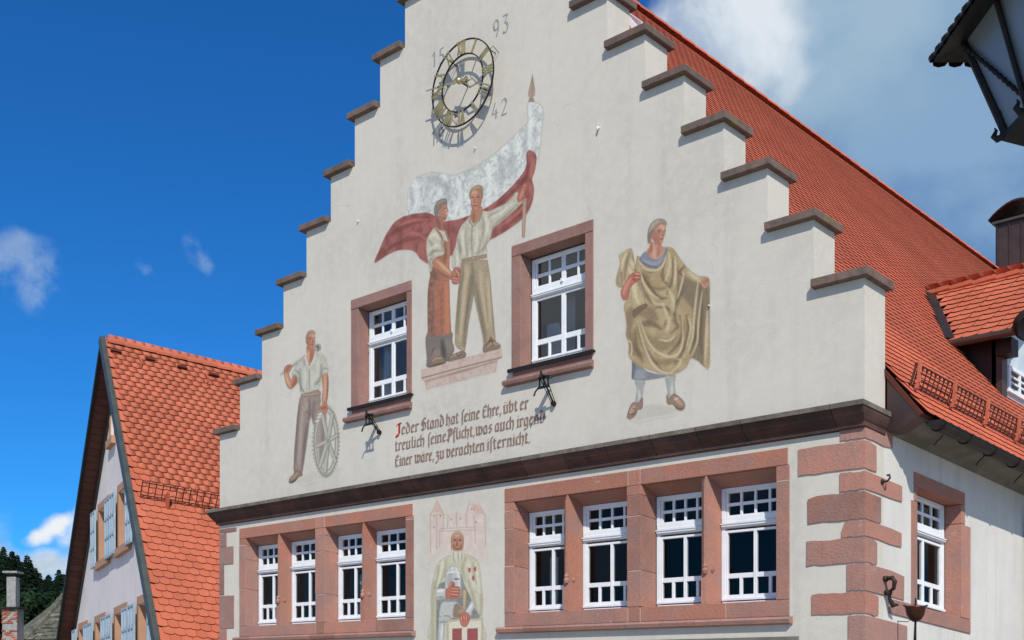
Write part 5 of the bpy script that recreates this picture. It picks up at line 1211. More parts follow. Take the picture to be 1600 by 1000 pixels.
# ================================================================ PAINTED MURALS (flat paint on the plaster)
def smooth_poly(P, closed=True, k=4):
    P = np.array(P, float); n = len(P); out = []
    rng_ = range(n) if closed else range(n-1)
    for i in rng_:
        p0 = P[(i-1) % n] if closed or i > 0 else P[i]; p1 = P[i]; p2 = P[(i+1) % n]; p3 = P[(i+2) % n] if closed or i+2 < n else p2
        for j in range(k):
            t = j/k; out.append(.5*((2*p1)+(-p0+p2)*t+(2*p0-5*p1+4*p2-p3)*t*t+(-p0+3*p1-3*p2+p3)*t**3))
    if not closed: out.append(P[-1])
    return np.array(out)
class Mural:
    """a patch of the facade sampled on a fine grid; every sample knows its photo column and row"""
    def __init__(s, X0, X1, Z0, Z1, res):
        s.xs = np.arange(X0, X1+res, res); s.zs = np.arange(Z0, Z1+res, res); X, Z = np.meshgrid(s.xs, s.zs)
        d0 = X-CAM[0]; d1 = 0-CAM[1]; d2 = Z-CAM[2]; dep = d0*FW[0]+d1*FW[1]
        s.u = CX+F*(d0*RT[0]+d1*RT[1])/dep; s.v = YH-F*d2/dep
        s.rgb = np.zeros(X.shape+(3,)); s.a = np.zeros(X.shape); s.clip = np.ones(X.shape); s.ox = s.oy = 0; s.sc = 1.0
    def frame(s, ox, oy, sc): s.ox, s.oy, s.sc = ox, oy, sc
    def P(s, pts): return np.array(pts, float)*s.sc+np.array([s.ox, s.oy])
    def box(s, P, pad):
        m = (s.u > P[:, 0].min()-pad) & (s.u < P[:, 0].max()+pad) & (s.v > P[:, 1].min()-pad) & (s.v < P[:, 1].max()+pad); return m
    def dist(s, P, closed, u, v):
        best = np.full(u.shape, 1e9); n = len(P); w = np.zeros(u.shape)
        for i in range(n if closed else n-1):
            a, b = P[i], P[(i+1) % n]; d = b-a; L = d@d+1e-12; t = np.clip(((u-a[0])*d[0]+(v-a[1])*d[1])/L, 0, 1)
            q = (u-a[0]-t*d[0])**2+(v-a[1]-t*d[1])**2
            if not closed: w = np.where(q < best, (i+t)/(n-1), w)
            best = np.minimum(best, q)
        return np.sqrt(best), w
    def inside(s, P, u, v):
        c = np.zeros(u.shape, bool); n = len(P)
        for i in range(n):
            (x0, y0), (x1, y1) = P[i], P[(i+1) % n]
            if y0 == y1: continue
            c ^= ((y0 > v) != (y1 > v)) & (u < (x1-x0)*(v-y0)/(y1-y0)+x0)
        return c
    def over(s, m, al, col):
        c = np.array([lin(k*.87+g*.13) for k, g in zip(col, (200, 199, 193))]); c = (c*.84+c.mean()*.16)*KP; A = s.a[m]; out = al+A*(1-al); safe = np.maximum(out, 1e-6)
        s.rgb[m] = (c*al[:, None]+s.rgb[m]*(A*(1-al))[:, None])/safe[:, None]; s.a[m] = out
    def fill(s, pts, col, al=.93, soft=.7, sm=True, clip=True, keep=False, edge=None):
        """solid patch; it becomes the clip for the shading that follows"""
        P = s.P(pts); P = smooth_poly(P) if sm else P; m = s.box(P, soft*2+2)
        if not m.any(): return
        u, v = s.u[m], s.v[m]; d, _ = s.dist(P, True, u, v); ins = s.inside(P, u, v); sd = np.where(ins, -d, d)
        k = np.clip(.5-sd/(2*soft), 0, 1); k = k*k*(3-2*k); base = s.clip[m] if keep else 1.0
        s.over(m, k*al*base, col)
        if clip: s.clip[:] = 0; s.clip[m] = k
        if edge is not None:
            e = np.clip(1-np.abs(sd+.5)/.75, 0, 1)*.55; s.over(m, e, edge)
    def line(s, pts, col, w, al=.6, soft=None, sm=True, clip=True, taper=True):
        P = s.P(pts); P = smooth_poly(P, False) if sm and len(P) > 2 else P; w = w*1.0; soft = w*.6 if soft is None else soft; m = s.box(P, w+soft+1)
        if not m.any(): return
        d, t = s.dist(P, False, s.u[m], s.v[m]); ww = w*(.35+.65*np.sin(np.pi*np.clip(t, .04, .96))) if taper else w
        k = np.clip(.5-(d-ww*1.15)/(2*soft+.01), 0, 1); s.over(m, k*min(.95, al*1.25)*(s.clip[m] if clip else 1.0), col)
    def shade(s, pts, col, al=.5, soft=3.0, sm=True): 
        c = s.clip; s.fill(pts, col, al, soft, sm, clip=False, keep=True)
    def hatch(s, col, al, scale, seed):
        """brushy mottling inside the current clip"""
        r = np.random.default_rng(seed); h, w = s.a.shape; g = r.random((max(2, int(h/scale))+2, max(2, int(w/scale*1.0))+2))
        yy = np.arange(h)[:, None]/scale*(g.shape[0]-2)/max(1, h/scale); xx = np.arange(w)[None]/scale*(g.shape[1]-2)/max(1, w/scale)
        yi = np.clip(yy.astype(int), 0, g.shape[0]-2); xi = np.clip(xx.astype(int), 0, g.shape[1]-2); fy = yy-yi; fx = xx-xi
        n = (g[yi, xi]*(1-fx)+g[yi, xi+1]*fx)*(1-fy)+(g[yi+1, xi]*(1-fx)+g[yi+1, xi+1]*fx)*fy
        k = np.clip((n-.45)*3, 0, 1)*al*s.clip; m = k > .002; s.over(m, k[m], col)
    def build(s, name, label):
        keep = s.a > .012; K = keep.copy(); K[:-1] |= keep[1:]; K[1:] |= keep[:-1]; K[:, :-1] |= K[:, 1:]; K[:, 1:] |= K[:, :-1]
        idx = -np.ones(K.shape, int); idx[K] = np.arange(K.sum()); q = K[:-1, :-1] & K[1:, :-1] & K[:-1, 1:] & K[1:, 1:]
        fa = np.stack([idx[:-1, :-1][q], idx[:-1, 1:][q], idx[1:, 1:][q], idx[1:, :-1][q]], 1)
        X, Z = np.meshgrid(s.xs, s.zs); V = np.stack([X[K]-TH.location.x, np.full(K.sum(), -.0015), Z[K]], 1)
        me = bpy.data.meshes.new(name); me.vertices.add(len(V)); me.vertices.foreach_set('co', V.ravel()); me.loops.add(fa.size); me.loops.foreach_set('vertex_index', fa.ravel().astype(np.int32))
        me.polygons.add(len(fa)); me.polygons.foreach_set('loop_start', (np.arange(len(fa))*4).astype(np.int32)); me.polygons.foreach_set('loop_total', np.full(len(fa), 4, np.int32))
        at = me.attributes.new('paint', 'FLOAT_COLOR', 'POINT'); at.data.foreach_set('color', np.concatenate([s.rgb[K], s.a[K][:, None]], 1).ravel().astype(np.float32))
        me.materials.append(m_paint); me.update(); o = bpy.data.objects.new(name, me); o.parent = TH; COL.objects.link(o); tag(o, label); return o

SK = (178, 112, 82); SKD = (140, 78, 58); SKL = (214, 160, 124)
# ---- two men with the flag
M = Mural(-8.26, -4.66, 5.72, 10.25, .0085)
A_ = (570, 100, .3); Bc = (650, 280, .2); Cc = (650, 420, .2)
M.frame(*A_)
M.fill([(165, 815), (215, 770), (222, 700), (234, 640), (270, 592), (340, 567), (400, 570), (455, 580), (500, 568), (560, 545), (620, 508), (680, 470), (730, 420), (790, 360), (832, 322), (850, 290), (848, 205), (880, 198), (915, 215), (929, 260), (925, 340), (914, 420), (902, 500), (880, 560), (838, 560), (790, 625), (700, 715), (620, 770), (500, 815), (410, 822), (360, 800), (300, 785), (220, 795)], (205, 212, 214), .9, 1.2)
M.hatch((178, 186, 188), .7, 9, 3); M.hatch((222, 226, 227), .8, 14, 4); M.hatch((150, 158, 160), .55, 4, 11)
for p, w, a in [([(300, 600), (330, 680), (300, 780)], 7, .30), ([(360, 590), (430, 640), (440, 740)], 9, .42), ([(320, 590), (380, 620), (430, 650)], 8, .5), ([(700, 480), (720, 560), (700, 660)], 8, .42), ([(760, 410), (770, 500), (750, 590)], 8, .45), ([(845, 340), (835, 420), (838, 500)], 5, .5), ([(560, 570), (590, 620), (560, 700)], 7, .22), ([(240, 640), (250, 720), (230, 770)], 6, .25), ([(880, 230), (890, 330), (880, 430)], 5, .25)]: M.line(p, (150, 158, 160), w*.5, a, w*.5)
for p in [[(480, 600), (500, 680), (470, 780)], [(640, 530), (650, 600), (640, 690)], [(860, 230), (862, 330), (858, 440)], [(270, 620), (275, 700), (255, 760)]]: M.line(p, (228, 232, 233), 2.6, .6, 3)
M.line([(270, 592), (340, 567), (400, 570), (455, 580), (500, 568), (620, 508), (730, 420), (832, 322), (850, 290), (848, 205), (880, 198), (915, 215), (929, 260), (914, 420), (902, 500)], (172, 168, 164), .7, .6, .8, clip=False, taper=False)
M.line([(222, 770), (222, 700), (234, 640), (270, 592)], (176, 172, 168), .7, .5, .8, clip=False)
red = [(50, 1037), (75, 970), (100, 910), (130, 858), (165, 815), (220, 788), (300, 775), (345, 780), (400, 815), (420, 818), (500, 805), (620, 755), (700, 700), (790, 610), (838, 540), (842, 470), (855, 449), (880, 457), (896, 490), (885, 560), (872, 600), (882, 650), (872, 720), (842, 785), (780, 840), (720, 880), (655, 916), (560, 960), (470, 990), (430, 1010), (380, 1035), (330, 1040), (290, 1015), (262, 980), (225, 968), (170, 972), (110, 1000)]
M.fill(red, (148, 66, 62), .93, .8)
M.hatch((170, 84, 76), .6, 12, 5); M.hatch((112, 44, 46), .6, 10, 6)
for p, w, a in [([(120, 900), (200, 850), (330, 800)], 6, .5), ([(100, 980), (180, 930), (300, 900), (360, 880)], 5, .45), ([(845, 480), (850, 560), (800, 640), (700, 730)], 4, .5), ([(870, 660), (850, 740), (760, 830)], 5, .55), ([(440, 830), (430, 920), (440, 980)], 6, .5), ([(650, 780), (580, 830), (500, 850)], 5, .5), ([(320, 980), (350, 930), (340, 850)], 6, .4)]: M.line(p, (96, 36, 40), w*.55, a, w*.5)
for p in [[(180, 840), (250, 815), (330, 810)], [(880, 490), (870, 560), (866, 600)], [(860, 620), (868, 680), (850, 740)], [(200, 900), (260, 880), (330, 920)], [(700, 850), (780, 790), (830, 740)]]: M.line(p, (186, 96, 84), 1.8, .6, 2)
M.fill([(874, 52), (887, 130), (886, 162), (866, 185), (850, 160), (858, 120)], (168, 140, 122), .95, .6, sm=False, edge=(96, 78, 68)); M.line([(874, 60), (870, 180)], (110, 90, 78), .5, .7, .4)
M.fill([(856, 178), (880, 178), (884, 196), (852, 200)], (150, 124, 108), .95, .5, sm=False, edge=(96, 78, 68))
M.fill([(822, 700), (844, 700), (834, 905), (818, 902)], (160, 132, 110), .95, .6, sm=False, edge=(104, 82, 68)); M.line([(833, 705), (826, 900)], (190, 165, 140), .7, .6, .5)
# plinth
M.frame(*Cc)
M.fill([(40, 790), (250, 735), (640, 626), (668, 620), (675, 692), (638, 712), (632, 745), (625, 802), (80, 942), (68, 880), (42, 855)], (196, 170, 160), .9, .7, sm=False, edge=(160, 134, 126))
M.hatch((176, 146, 138), .6, 6, 7)
M.line([(42, 855), (360, 770), (668, 692)], (140, 108, 100), 1.0, .8, .6, sm=False, taper=False); M.line([(70, 882), (300, 815), (630, 722)], (158, 124, 116), 1.4, .6, 1, sm=False, taper=False); M.line([(230, 835), (480, 768)], (150, 116, 108), 2, .5, 1.5)
# left workman: legs and shoes
M.fill([(88, 500), (272, 490), (285, 560), (300, 640), (262, 700), (232, 735), (200, 750), (90, 772), (84, 700)], (104, 94, 92), .95, .7)
M.shade([(120, 640), (150, 610), (190, 640), (200, 700), (130, 720)], (140, 122, 108), .6, 3); M.shade([(230, 560), (270, 560), (290, 620), (250, 660)], (136, 120, 106), .6, 3); M.line([(205, 560), (215, 650), (225, 720)], (58, 52, 54), 3, .7, 3)
M.line([(120, 680), (135, 630), (160, 620)], (70, 60, 58), 1, .7, 1)
M.fill([(110, 735), (150, 690), (200, 684), (222, 700), (232, 735), (170, 752), (95, 768)], (128, 104, 86), .95, .6, edge=(70, 56, 50)); M.line([(130, 720), (160, 700), (205, 698)], (170, 146, 122), 1.2, .7, 1); M.line([(100, 762), (170, 746), (230, 730)], (60, 48, 44), .8, .8, .6)
M.fill([(248, 712), (270, 680), (320, 655), (360, 640), (388, 655), (386, 692), (320, 712), (255, 727)], (120, 94, 80), .95, .6, edge=(64, 50, 46)); M.line([(270, 690), (320, 672), (350, 660)], (168, 138, 118), 1.2, .7, 1); M.line([(300, 640), (330, 680), (352, 660)], (66, 52, 48), .8, .7, .6)
M.fill([(120, 20), (104, 90), (92, 190), (90, 330), (92, 450), (100, 524), (180, 518), (268, 505), (270, 400), (264, 250), (262, 110), (255, 0), (200, -60), (140, -30)], (166, 96, 70), .96, .7)
M.shade([(80, 0), (150, 0), (140, 200), (150, 520), (80, 530)], (100, 74, 68), .85, 5); M.line([(235, 100), (245, 300), (250, 500)], (196, 112, 74), 4, .7, 4); M.line([(205, 120), (200, 300), (205, 500)], (128, 72, 54), 3, .6, 3); M.line([(170, 80), (175, 300), (160, 500)], (150, 84, 62), 3, .5, 3); M.hatch((190, 110, 78), .4, 5, 8)
M.line([(262, 110), (265, 250), (270, 400), (268, 505)], (96, 58, 48), .8, .7, .8)
# left workman: torso
M.frame(*Bc)
M.fill([(215, 480), (262, 485), (268, 560), (263, 640), (263, 770), (250, 800), (150, 790), (110, 740), (128, 690), (200, 600), (222, 560)], (162, 100, 72), .96, .6)
M.shade([(95, 690), (160, 690), (170, 820), (95, 820)], (100, 74, 68), .8, 5)
M.line([(250, 500), (252, 600), (240, 700)], (188, 118, 82), 3, .6, 3); M.line([(228, 520), (232, 600), (220, 660)], (120, 74, 58), 2.5, .6, 2.5)
M.fill([(146, 378), (112, 418), (88, 465), (80, 530), (84, 590), (96, 650), (104, 716), (126, 712), (130, 655), (165, 608), (205, 595), (222, 570), (216, 486), (262, 488), (248, 440), (232, 400), (195, 385)], (192, 186, 168), .96, .7, edge=(110, 100, 90))
for p in [[(100, 480), (130, 520), (120, 590)], [(180, 440), (205, 500), (210, 560)], [(95, 600), (150, 560), (195, 560)], [(120, 700), (110, 640), (140, 600)]]: M.line(p, (128, 120, 110), 1.6, .65, 2)
for p in [[(110, 450), (150, 430), (190, 470)], [(110, 550), (150, 520), (180, 520)]]: M.line(p, (216, 212, 198), 2, .6, 2)
M.line([(148, 385), (190, 430), (215, 485)], (138, 92, 74), 1.5, .9, .8); M.line([(225, 400), (245, 440), (258, 486)], (150, 98, 74), 1.6, .9, .8)
M.fill([(150, 270), (185, 290), (215, 322), (214, 372), (228, 402), (200, 402), (160, 385), (148, 330)], (158, 96, 74), .96, .6); M.line([(160, 300), (175, 340), (190, 385)], (112, 66, 54), 2, .6, 2)
M.fill([(188, 205), (215, 185), (240, 196), (247, 225), (256, 250), (246, 258), (244, 290), (232, 322), (206, 320), (182, 290), (176, 250)], (170, 104, 80), .96, .5, edge=(110, 66, 56)); M.line([(228, 200), (236, 240), (238, 300)], (206, 146, 112), 1.3, .7, 1.2); M.line([(205, 300), (225, 306), (238, 300)], (110, 62, 52), .8, .6, .8)
M.line([(222, 228), (240, 224)], (84, 54, 48), .9, .8, .5); M.line([(232, 286), (246, 284)], (118, 58, 52), .8, .7, .5); M.fill([(176, 240), (190, 238), (192, 262), (180, 268)], (176, 112, 88), .9, .6)
M.fill([(148, 285), (142, 230), (160, 180), (198, 154), (236, 154), (245, 185), (240, 208), (222, 196), (200, 210), (190, 236), (176, 244), (172, 292)], (118, 106, 100), .96, .6, edge=(78, 68, 66)); M.line([(165, 200), (195, 172), (225, 168)], (150, 138, 128), 1.5, .6, 1.5)
M.fill([(128, 640), (165, 610), (188, 622), (240, 680), (292, 732), (300, 750), (280, 785), (228, 768), (172, 738), (138, 700)], SK, .96, .6, edge=(120, 66, 52)); M.line([(165, 640), (220, 690), (280, 745)], SKL, 2.2, .7, 1.8); M.line([(140, 690), (200, 740), (270, 772)], SKD, 2, .7, 1.6)
# right man: trousers
M.frame(*Cc)
T_ = [(350, -70), (345, 60), (328, 180), (318, 300), (306, 450), (304, 590), (330, 625), (380, 650), (393, 585), (412, 430), (436, 300), (452, 212), (482, 350), (520, 520), (528, 600), (560, 590), (600, 600), (626, 578), (616, 480), (604, 350), (592, 200), (580, 60), (560, -70)]
M.fill(T_, (156, 138, 108), .96, .7, sm=False, edge=(84, 74, 64)); M.hatch((176, 156, 122), .5, 6, 9)
for p, w, a in [([(430, 60), (420, 200), (390, 400), (375, 600)], 4.5, .65), ([(345, 100), (335, 300), (320, 500)], 3.5, .55), ([(470, 120), (490, 260), (530, 480), (545, 580)], 4, .6), ([(520, 100), (545, 250), (560, 420)], 2.2, .6), ([(440, -40), (445, 60), (452, 200)], 4, .55), ([(585, 100), (595, 300), (608, 480)], 2.5, .5), ([(360, -40), (365, 60), (350, 160)], 3, .5)]: M.line(p, (98, 88, 78), w*.6, a, w*.7)
for p in [[(385, 120), (370, 300), (345, 560)], [(560, 80), (575, 260), (585, 440)], [(500, 20), (520, 160), (560, 460)], [(400, -20), (395, 60), (385, 120)]]: M.line(p, (196, 174, 134), 2.4, .6, 2.4)
M.fill([(530, 655), (524, 610), (560, 575), (580, 530), (600, 545), (625, 570), (655, 590), (662, 612), (636, 630), (580, 642)], (126, 98, 80), .95, .6, edge=(70, 54, 48)); M.line([(560, 610), (600, 580), (640, 595)], (172, 140, 116), 1.6, .7, 1.2); M.line([(540, 590), (590, 560), (600, 600)], (76, 58, 50), 1, .7, .8)
# right man: torso and arms
M.frame(*Bc)
SH = [(430, 292), (400, 312), (350, 370), (325, 440), (308, 530), (286, 590), (280, 640), (290, 702), (342, 706), (354, 650), (365, 628), (450, 620), (555, 582), (550, 520), (578, 470), (600, 392), (650, 350), (705, 302), (765, 250), (830, 182), (826, 166), (806, 150), (802, 108), (780, 102), (750, 140), (712, 178), (690, 196), (620, 228), (560, 252), (522, 250), (480, 320), (450, 345)]
M.fill(SH, (186, 180, 162), .96, .7, edge=(112, 104, 94)); M.hatch((204, 199, 182), .6, 8, 10); M.hatch((160, 154, 138), .4, 5, 12)
for p, w, a in [([(330, 470), (345, 540), (340, 620)], 3.5, .6), ([(440, 360), (435, 460), (440, 600)], 1.6, .6), ([(600, 380), (650, 330), (720, 270), (790, 200)], 3, .55), ([(560, 300), (600, 270), (680, 240)], 2, .45), ([(560, 480), (530, 540), (480, 580)], 3, .55), ([(520, 300), (530, 380), (515, 470)], 3, .4), ([(390, 400), (385, 500), (400, 600)], 3, .5), ([(300, 600), (310, 650), (300, 700)], 2, .5), ([(480, 420), (500, 500), (480, 590)], 2.5, .4)]: M.line(p, (118, 112, 102), w*.55, a, w*.7)
for p in [[(470, 380), (480, 470), (465, 560)], [(600, 300), (680, 250), (750, 190)], [(360, 400), (370, 500), (380, 580)], [(540, 290), (560, 360), (545, 440)], [(320, 560), (325, 620), (318, 680)]]: M.line(p, (218, 214, 200), 2, .6, 2.4)
M.line([(430, 295), (420, 330), (448, 372)], (120, 110, 98), .8, .8, .6); M.line([(520, 255), (500, 310), (450, 372)], (120, 110, 98), .8, .8, .6)
M.fill([(438, 230), (512, 210), (520, 258), (482, 320), (450, 346), (428, 306)], (176, 112, 84), .96, .6); M.line([(450, 250), (450, 300), (455, 335)], SKD, 2, .6, 2)
M.fill([(425, 112), (432, 92), (456, 82), (500, 82), (514, 112), (518, 150), (508, 200), (492, 232), (462, 248), (438, 232), (428, 182)], (188, 124, 94), .96, .5, edge=(124, 78, 62))
M.shade([(480, 85), (520, 100), (515, 220), (480, 240)], (148, 90, 70), .55, 2.5); M.line([(440, 110), (455, 100), (470, 110)], SKL, 2, .6, 2)
M.line([(434, 142), (452, 144)], (86, 56, 48), .9, .85, .5); M.line([(472, 144), (494, 138)], (86, 56, 48), .9, .85, .5); M.line([(460, 145), (456, 178), (466, 184)], (136, 80, 64), .9, .8, .6); M.line([(446, 208), (478, 206)], (126, 62, 54), 1, .8, .5); M.line([(436, 190), (444, 225), (462, 242)], (140, 84, 66), 1.2, .5, 1)
M.fill([(420, 158), (418, 110), (430, 76), (458, 52), (490, 45), (515, 54), (526, 92), (522, 150), (512, 150), (509, 104), (492, 84), (456, 84), (434, 100), (428, 140)], (150, 118, 82), .96, .6, edge=(104, 80, 58)); M.line([(435, 85), (465, 62), (500, 60)], (182, 150, 108), 1.4, .7, 1.4)
M.fill([(362, 622), (450, 604), (553, 584), (556, 616), (452, 636), (366, 652)], (150, 124, 104), .96, .5, sm=False, edge=(90, 74, 64)); M.fill([(434, 600), (456, 598), (458, 632), (436, 636)], (170, 148, 120), .9, .4, sm=False, edge=(100, 82, 66))
M.fill([(800, 182), (790, 150), (804, 110), (822, 78), (838, 36), (858, 28), (874, 46), (864, 86), (852, 112), (848, 150), (826, 172)], (176, 92, 78), .96, .5, edge=(112, 56, 50)); M.line([(812, 150), (832, 100), (850, 50)], (206, 134, 108), 1.4, .7, 1.2); M.line([(835, 70), (862, 66)], (126, 60, 52), .7, .7, .5); M.line([(832, 90), (858, 88)], (126, 60, 52), .7, .7, .5)
M.fill([(272, 742), (290, 712), (306, 690), (340, 690), (350, 720), (350, 765), (336, 814), (296, 822), (278, 800)], (176, 100, 80), .96, .5, edge=(108, 58, 48))
for p in [[(300, 700), (320, 740), (318, 780)], [(290, 760), (330, 770)], [(292, 785), (330, 790)], [(325, 700), (345, 730)], [(288, 805), (325, 808)]]: M.line(p, (124, 62, 52), .8, .8, .6)
for p in [[(310, 710), (335, 745)], [(296, 772), (330, 780)], [(292, 796), (326, 800)]]: M.line(p, (218, 156, 122), .8, .7, .6)
M.build('mural', 'painted scene of two men shaking hands below a white and red flag, standing on a painted ledge')

# ---- robed figure
M = Mural(-3.52, -1.90, 4.86, 7.66, .0085)
M.frame(950, 490, .17)
M.fill([(210, 880), (320, 850), (450, 835), (560, 850), (650, 870), (590, 920), (430, 950), (250, 980)], (176, 172, 162), .55, 4)
for poly, in [([(248, 600), (340, 604), (326, 690), (312, 800), (290, 835), (252, 812), (266, 700)],), ([(528, 566), (617, 556), (612, 660), (622, 742), (600, 776), (552, 785), (545, 700)],)]:
    M.fill(poly, (150, 154, 156), .95, .6, edge=(104, 106, 108)); M.hatch((176, 180, 180), .5, 5, 13)
M.frame(950, 490, .17); M.line([(285, 700), (288, 760), (285, 800)], (196, 198, 196), 1.8, .7, 1.5, clip=False); M.line([(588, 650), (590, 710), (584, 750)], (200, 202, 200), 2, .7, 1.5, clip=False)
for poly, hl in [([(174, 945), (190, 880), (222, 822), (250, 812), (278, 818), (300, 790), (318, 768), (323, 842), (302, 886), (278, 884), (250, 942), (208, 972), (178, 962)], [(205, 920), (225, 880), (245, 850)]), ([(538, 740), (560, 782), (590, 745), (624, 740), (690, 798), (711, 850), (684, 892), (640, 888), (602, 845), (578, 838), (562, 842), (541, 822)], [(610, 770), (650, 810), (684, 840)])]:
    M.fill(poly, (140, 106, 88), .96, .5, edge=(70, 52, 46)); M.line(hl, (186, 150, 126), 2.2, .8, 1.6)
M.line([(186, 920), (230, 930), (262, 900)], (76, 56, 48), .8, .7, .6, clip=False); M.line([(225, 872), (256, 880)], (84, 62, 52), .8, .7, .6, clip=False); M.line([(602, 838), (645, 874), (690, 868)], (76, 56, 48), .8, .7, .6, clip=False); M.line([(612, 792), (648, 776)], (206, 196, 180), 1.2, .8, .7, clip=False)
M.fill([(226, 425), (300, 480), (360, 530), (450, 555), (530, 568), (520, 582), (430, 600), (340, 612), (240, 606), (218, 590), (222, 500)], (112, 118, 132), .96, .6, edge=(78, 80, 92)); M.shade([(250, 530), (330, 520), (340, 600), (250, 600)], (150, 156, 168), .6, 4)
M.line([(240, 440), (232, 520), (228, 590)], (76, 80, 94), 2.5, .6, 2.5)
def DE(p): return [(x, y-941) for x, y in p]
M.frame(950, 330, .17)
toga = [(262, 432), (300, 430), (400, 520), (500, 470), (530, 345), (560, 330), (605, 348), (640, 400), (690, 470), (740, 530), (800, 580), (850, 598), (905, 602), (936, 640), (936, 800), (936, 1100), (934, 1431), (880, 1425), (830, 1380), (764, 1352), (730, 1420), (690, 1460), (640, 1488), (570, 1512), (500, 1500), (420, 1475), (340, 1448), (260, 1410), (200, 1350), (188, 1300), (192, 1260), (186, 1200), (164, 1140), (170, 1060), (160, 960), (146, 880), (166, 820), (200, 780), (230, 700)]
M.fill(toga, (164, 138, 94), .96, .8, edge=(116, 96, 70)); M.hatch((190, 168, 124), .5, 8, 14)
M.shade([(690, 600), (780, 640), (840, 660), (930, 700), (936, 1000), (900, 1100), (880, 1425), (764, 1352), (800, 1200), (770, 900), (660, 760)], (112, 98, 80), .82, 4)
M.shade([(180, 900), (300, 860), (420, 900), (470, 1000), (380, 1010), (300, 960), (230, 1000), (240, 1200), (330, 1330), (200, 1300), (170, 1050)], (124, 102, 76), .75, 4)
M.shade([(300, 1000), (360, 1120), (470, 1160), (590, 1180), (640, 1130), (600, 1240), (480, 1290), (380, 1230), (320, 1120)], (122, 104, 78), .6, 4)
M.shade([(400, 1370), (520, 1360), (650, 1350), (690, 1280), (640, 1380), (520, 1420), (440, 1400)], (128, 104, 74), .7, 3)
M.shade([(320, 560), (380, 600), (400, 680), (470, 700), (540, 690), (500, 730), (420, 720), (350, 660)], (120, 98, 70), .75, 3)
M.shade([(300, 1020), (400, 1000), (480, 1060), (490, 1090), (400, 1060), (330, 1060)], (104, 84, 66), .8, 3)
for p, w, a in [([(300, 560), (380, 690), (470, 790), (540, 800)], 3, .6), ([(290, 640), (370, 800), (470, 860), (560, 900)], 3.4, .5), ([(520, 480), (500, 600), (560, 690)], 2.6, .5), ([(590, 430), (600, 560), (570, 700), (540, 760)], 2.6, .5), ([(640, 520), (650, 640), (640, 740)], 2.6, .5), ([(690, 600), (660, 760), (610, 900), (620, 1000)], 4, .6), ([(440, 890), (520, 880), (560, 950), (520, 1060)], 3.2, .5), ([(660, 960), (690, 1080), (660, 1200), (560, 1310)], 3.4, .6), ([(720, 960), (740, 1100), (700, 1260), (620, 1400)], 3.4, .55), ([(790, 960), (800, 1150), (760, 1300)], 3.4, .6), ([(270, 1030), (310, 1190), (390, 1340), (480, 1440)], 3.4, .6), ([(250, 1100), (260, 1250), (320, 1380)], 4, .5), ([(850, 700), (860, 900), (850, 1150), (860, 1300)], 3.4, .5), ([(700, 510), (660, 560), (690, 600)], 2, .8), ([(470, 500), (400, 560), (330, 540)], 1.6, .6), ([(600, 1000), (640, 1060), (580, 1120)], 3, .5)]: M.line(p, (92, 74, 56), w*.75, min(1, a*1.15), w*.7)
for p, w in [([(285, 520), (330, 660), (400, 760), (470, 800)], 1.6), ([(280, 450), (340, 530), (420, 545), (500, 510), (530, 400)], 1.8), ([(560, 380), (570, 500), (530, 640)], 2.4), ([(620, 420), (620, 560), (610, 690)], 2.2), ([(700, 560), (680, 660), (640, 800)], 1.8), ([(560, 720), (600, 820), (600, 920)], 3), ([(300, 1010), (360, 1180), (450, 1290), (570, 1340), (660, 1290), (690, 1150), (680, 980)], 1.9), ([(270, 1010), (330, 1230), (410, 1400), (500, 1480), (600, 1490)], 2.0), ([(830, 640), (810, 800), (790, 1000), (780, 1150), (740, 1280)], 1.8), ([(865, 740), (845, 900), (830, 1050), (820, 1200), (770, 1330)], 1.5), ([(915, 900), (905, 1150), (890, 1400)], 2.4), ([(500, 850), (560, 1000), (540, 1100)], 3), ([(400, 800), (440, 850), (520, 860)], 2.6), ([(740, 560), (800, 610), (850, 640)], 3), ([(470, 1180), (560, 1190), (620, 1140)], 1.6), ([(640, 1360), (670, 1370), (650, 1420), (580, 1480)], 1.8), ([(215, 1200), (220, 1290), (205, 1330)], 1.2), ([(175, 1180), (215, 1210)], 1.4), ([(740, 980), (760, 1080), (720, 1250)], 1.6)]: M.line(p, (204, 187, 146), w*.8, .7, w*.7)
M.fill([(345, 372), (380, 415), (430, 442), (485, 425), (515, 380), (538, 334), (546, 350), (530, 410), (500, 470), (452, 520), (392, 522), (332, 492), (288, 440)], (114, 120, 142), .96, .6, edge=(80, 82, 104)); M.line([(330, 450), (390, 480), (450, 480), (500, 430)], (148, 154, 174), 2.4, .6, 2); M.line([(320, 470), (390, 510), (450, 508)], (84, 88, 110), 1.6, .6, 1.5)
M.fill([(395, 272), (430, 292), (490, 292), (498, 324), (536, 334), (512, 380), (482, 424), (430, 441), (380, 415), (350, 375), (378, 330)], (186, 122, 96), .96, .6); M.line([(420, 320), (425, 390), (430, 430)], (216, 160, 128), 2.2, .7, 2); M.line([(395, 300), (400, 350), (370, 390)], (146, 84, 68), 2.2, .6, 2); M.line([(470, 320), (465, 380), (450, 410)], (150, 90, 72), 1.6, .5, 1.6)
M.fill([(410, 206), (430, 168), (456, 130), (500, 110), (528, 128), (530, 180), (522, 225), (508, 262), (500, 290), (470, 312), (424, 284), (402, 244)], (188, 122, 98), .96, .5, edge=(124, 76, 64)); M.shade([(400, 200), (460, 200), (480, 310), (400, 290)], (156, 84, 70), .6, 3); M.line([(480, 140), (505, 150), (512, 180)], (218, 166, 138), 2, .7, 2)
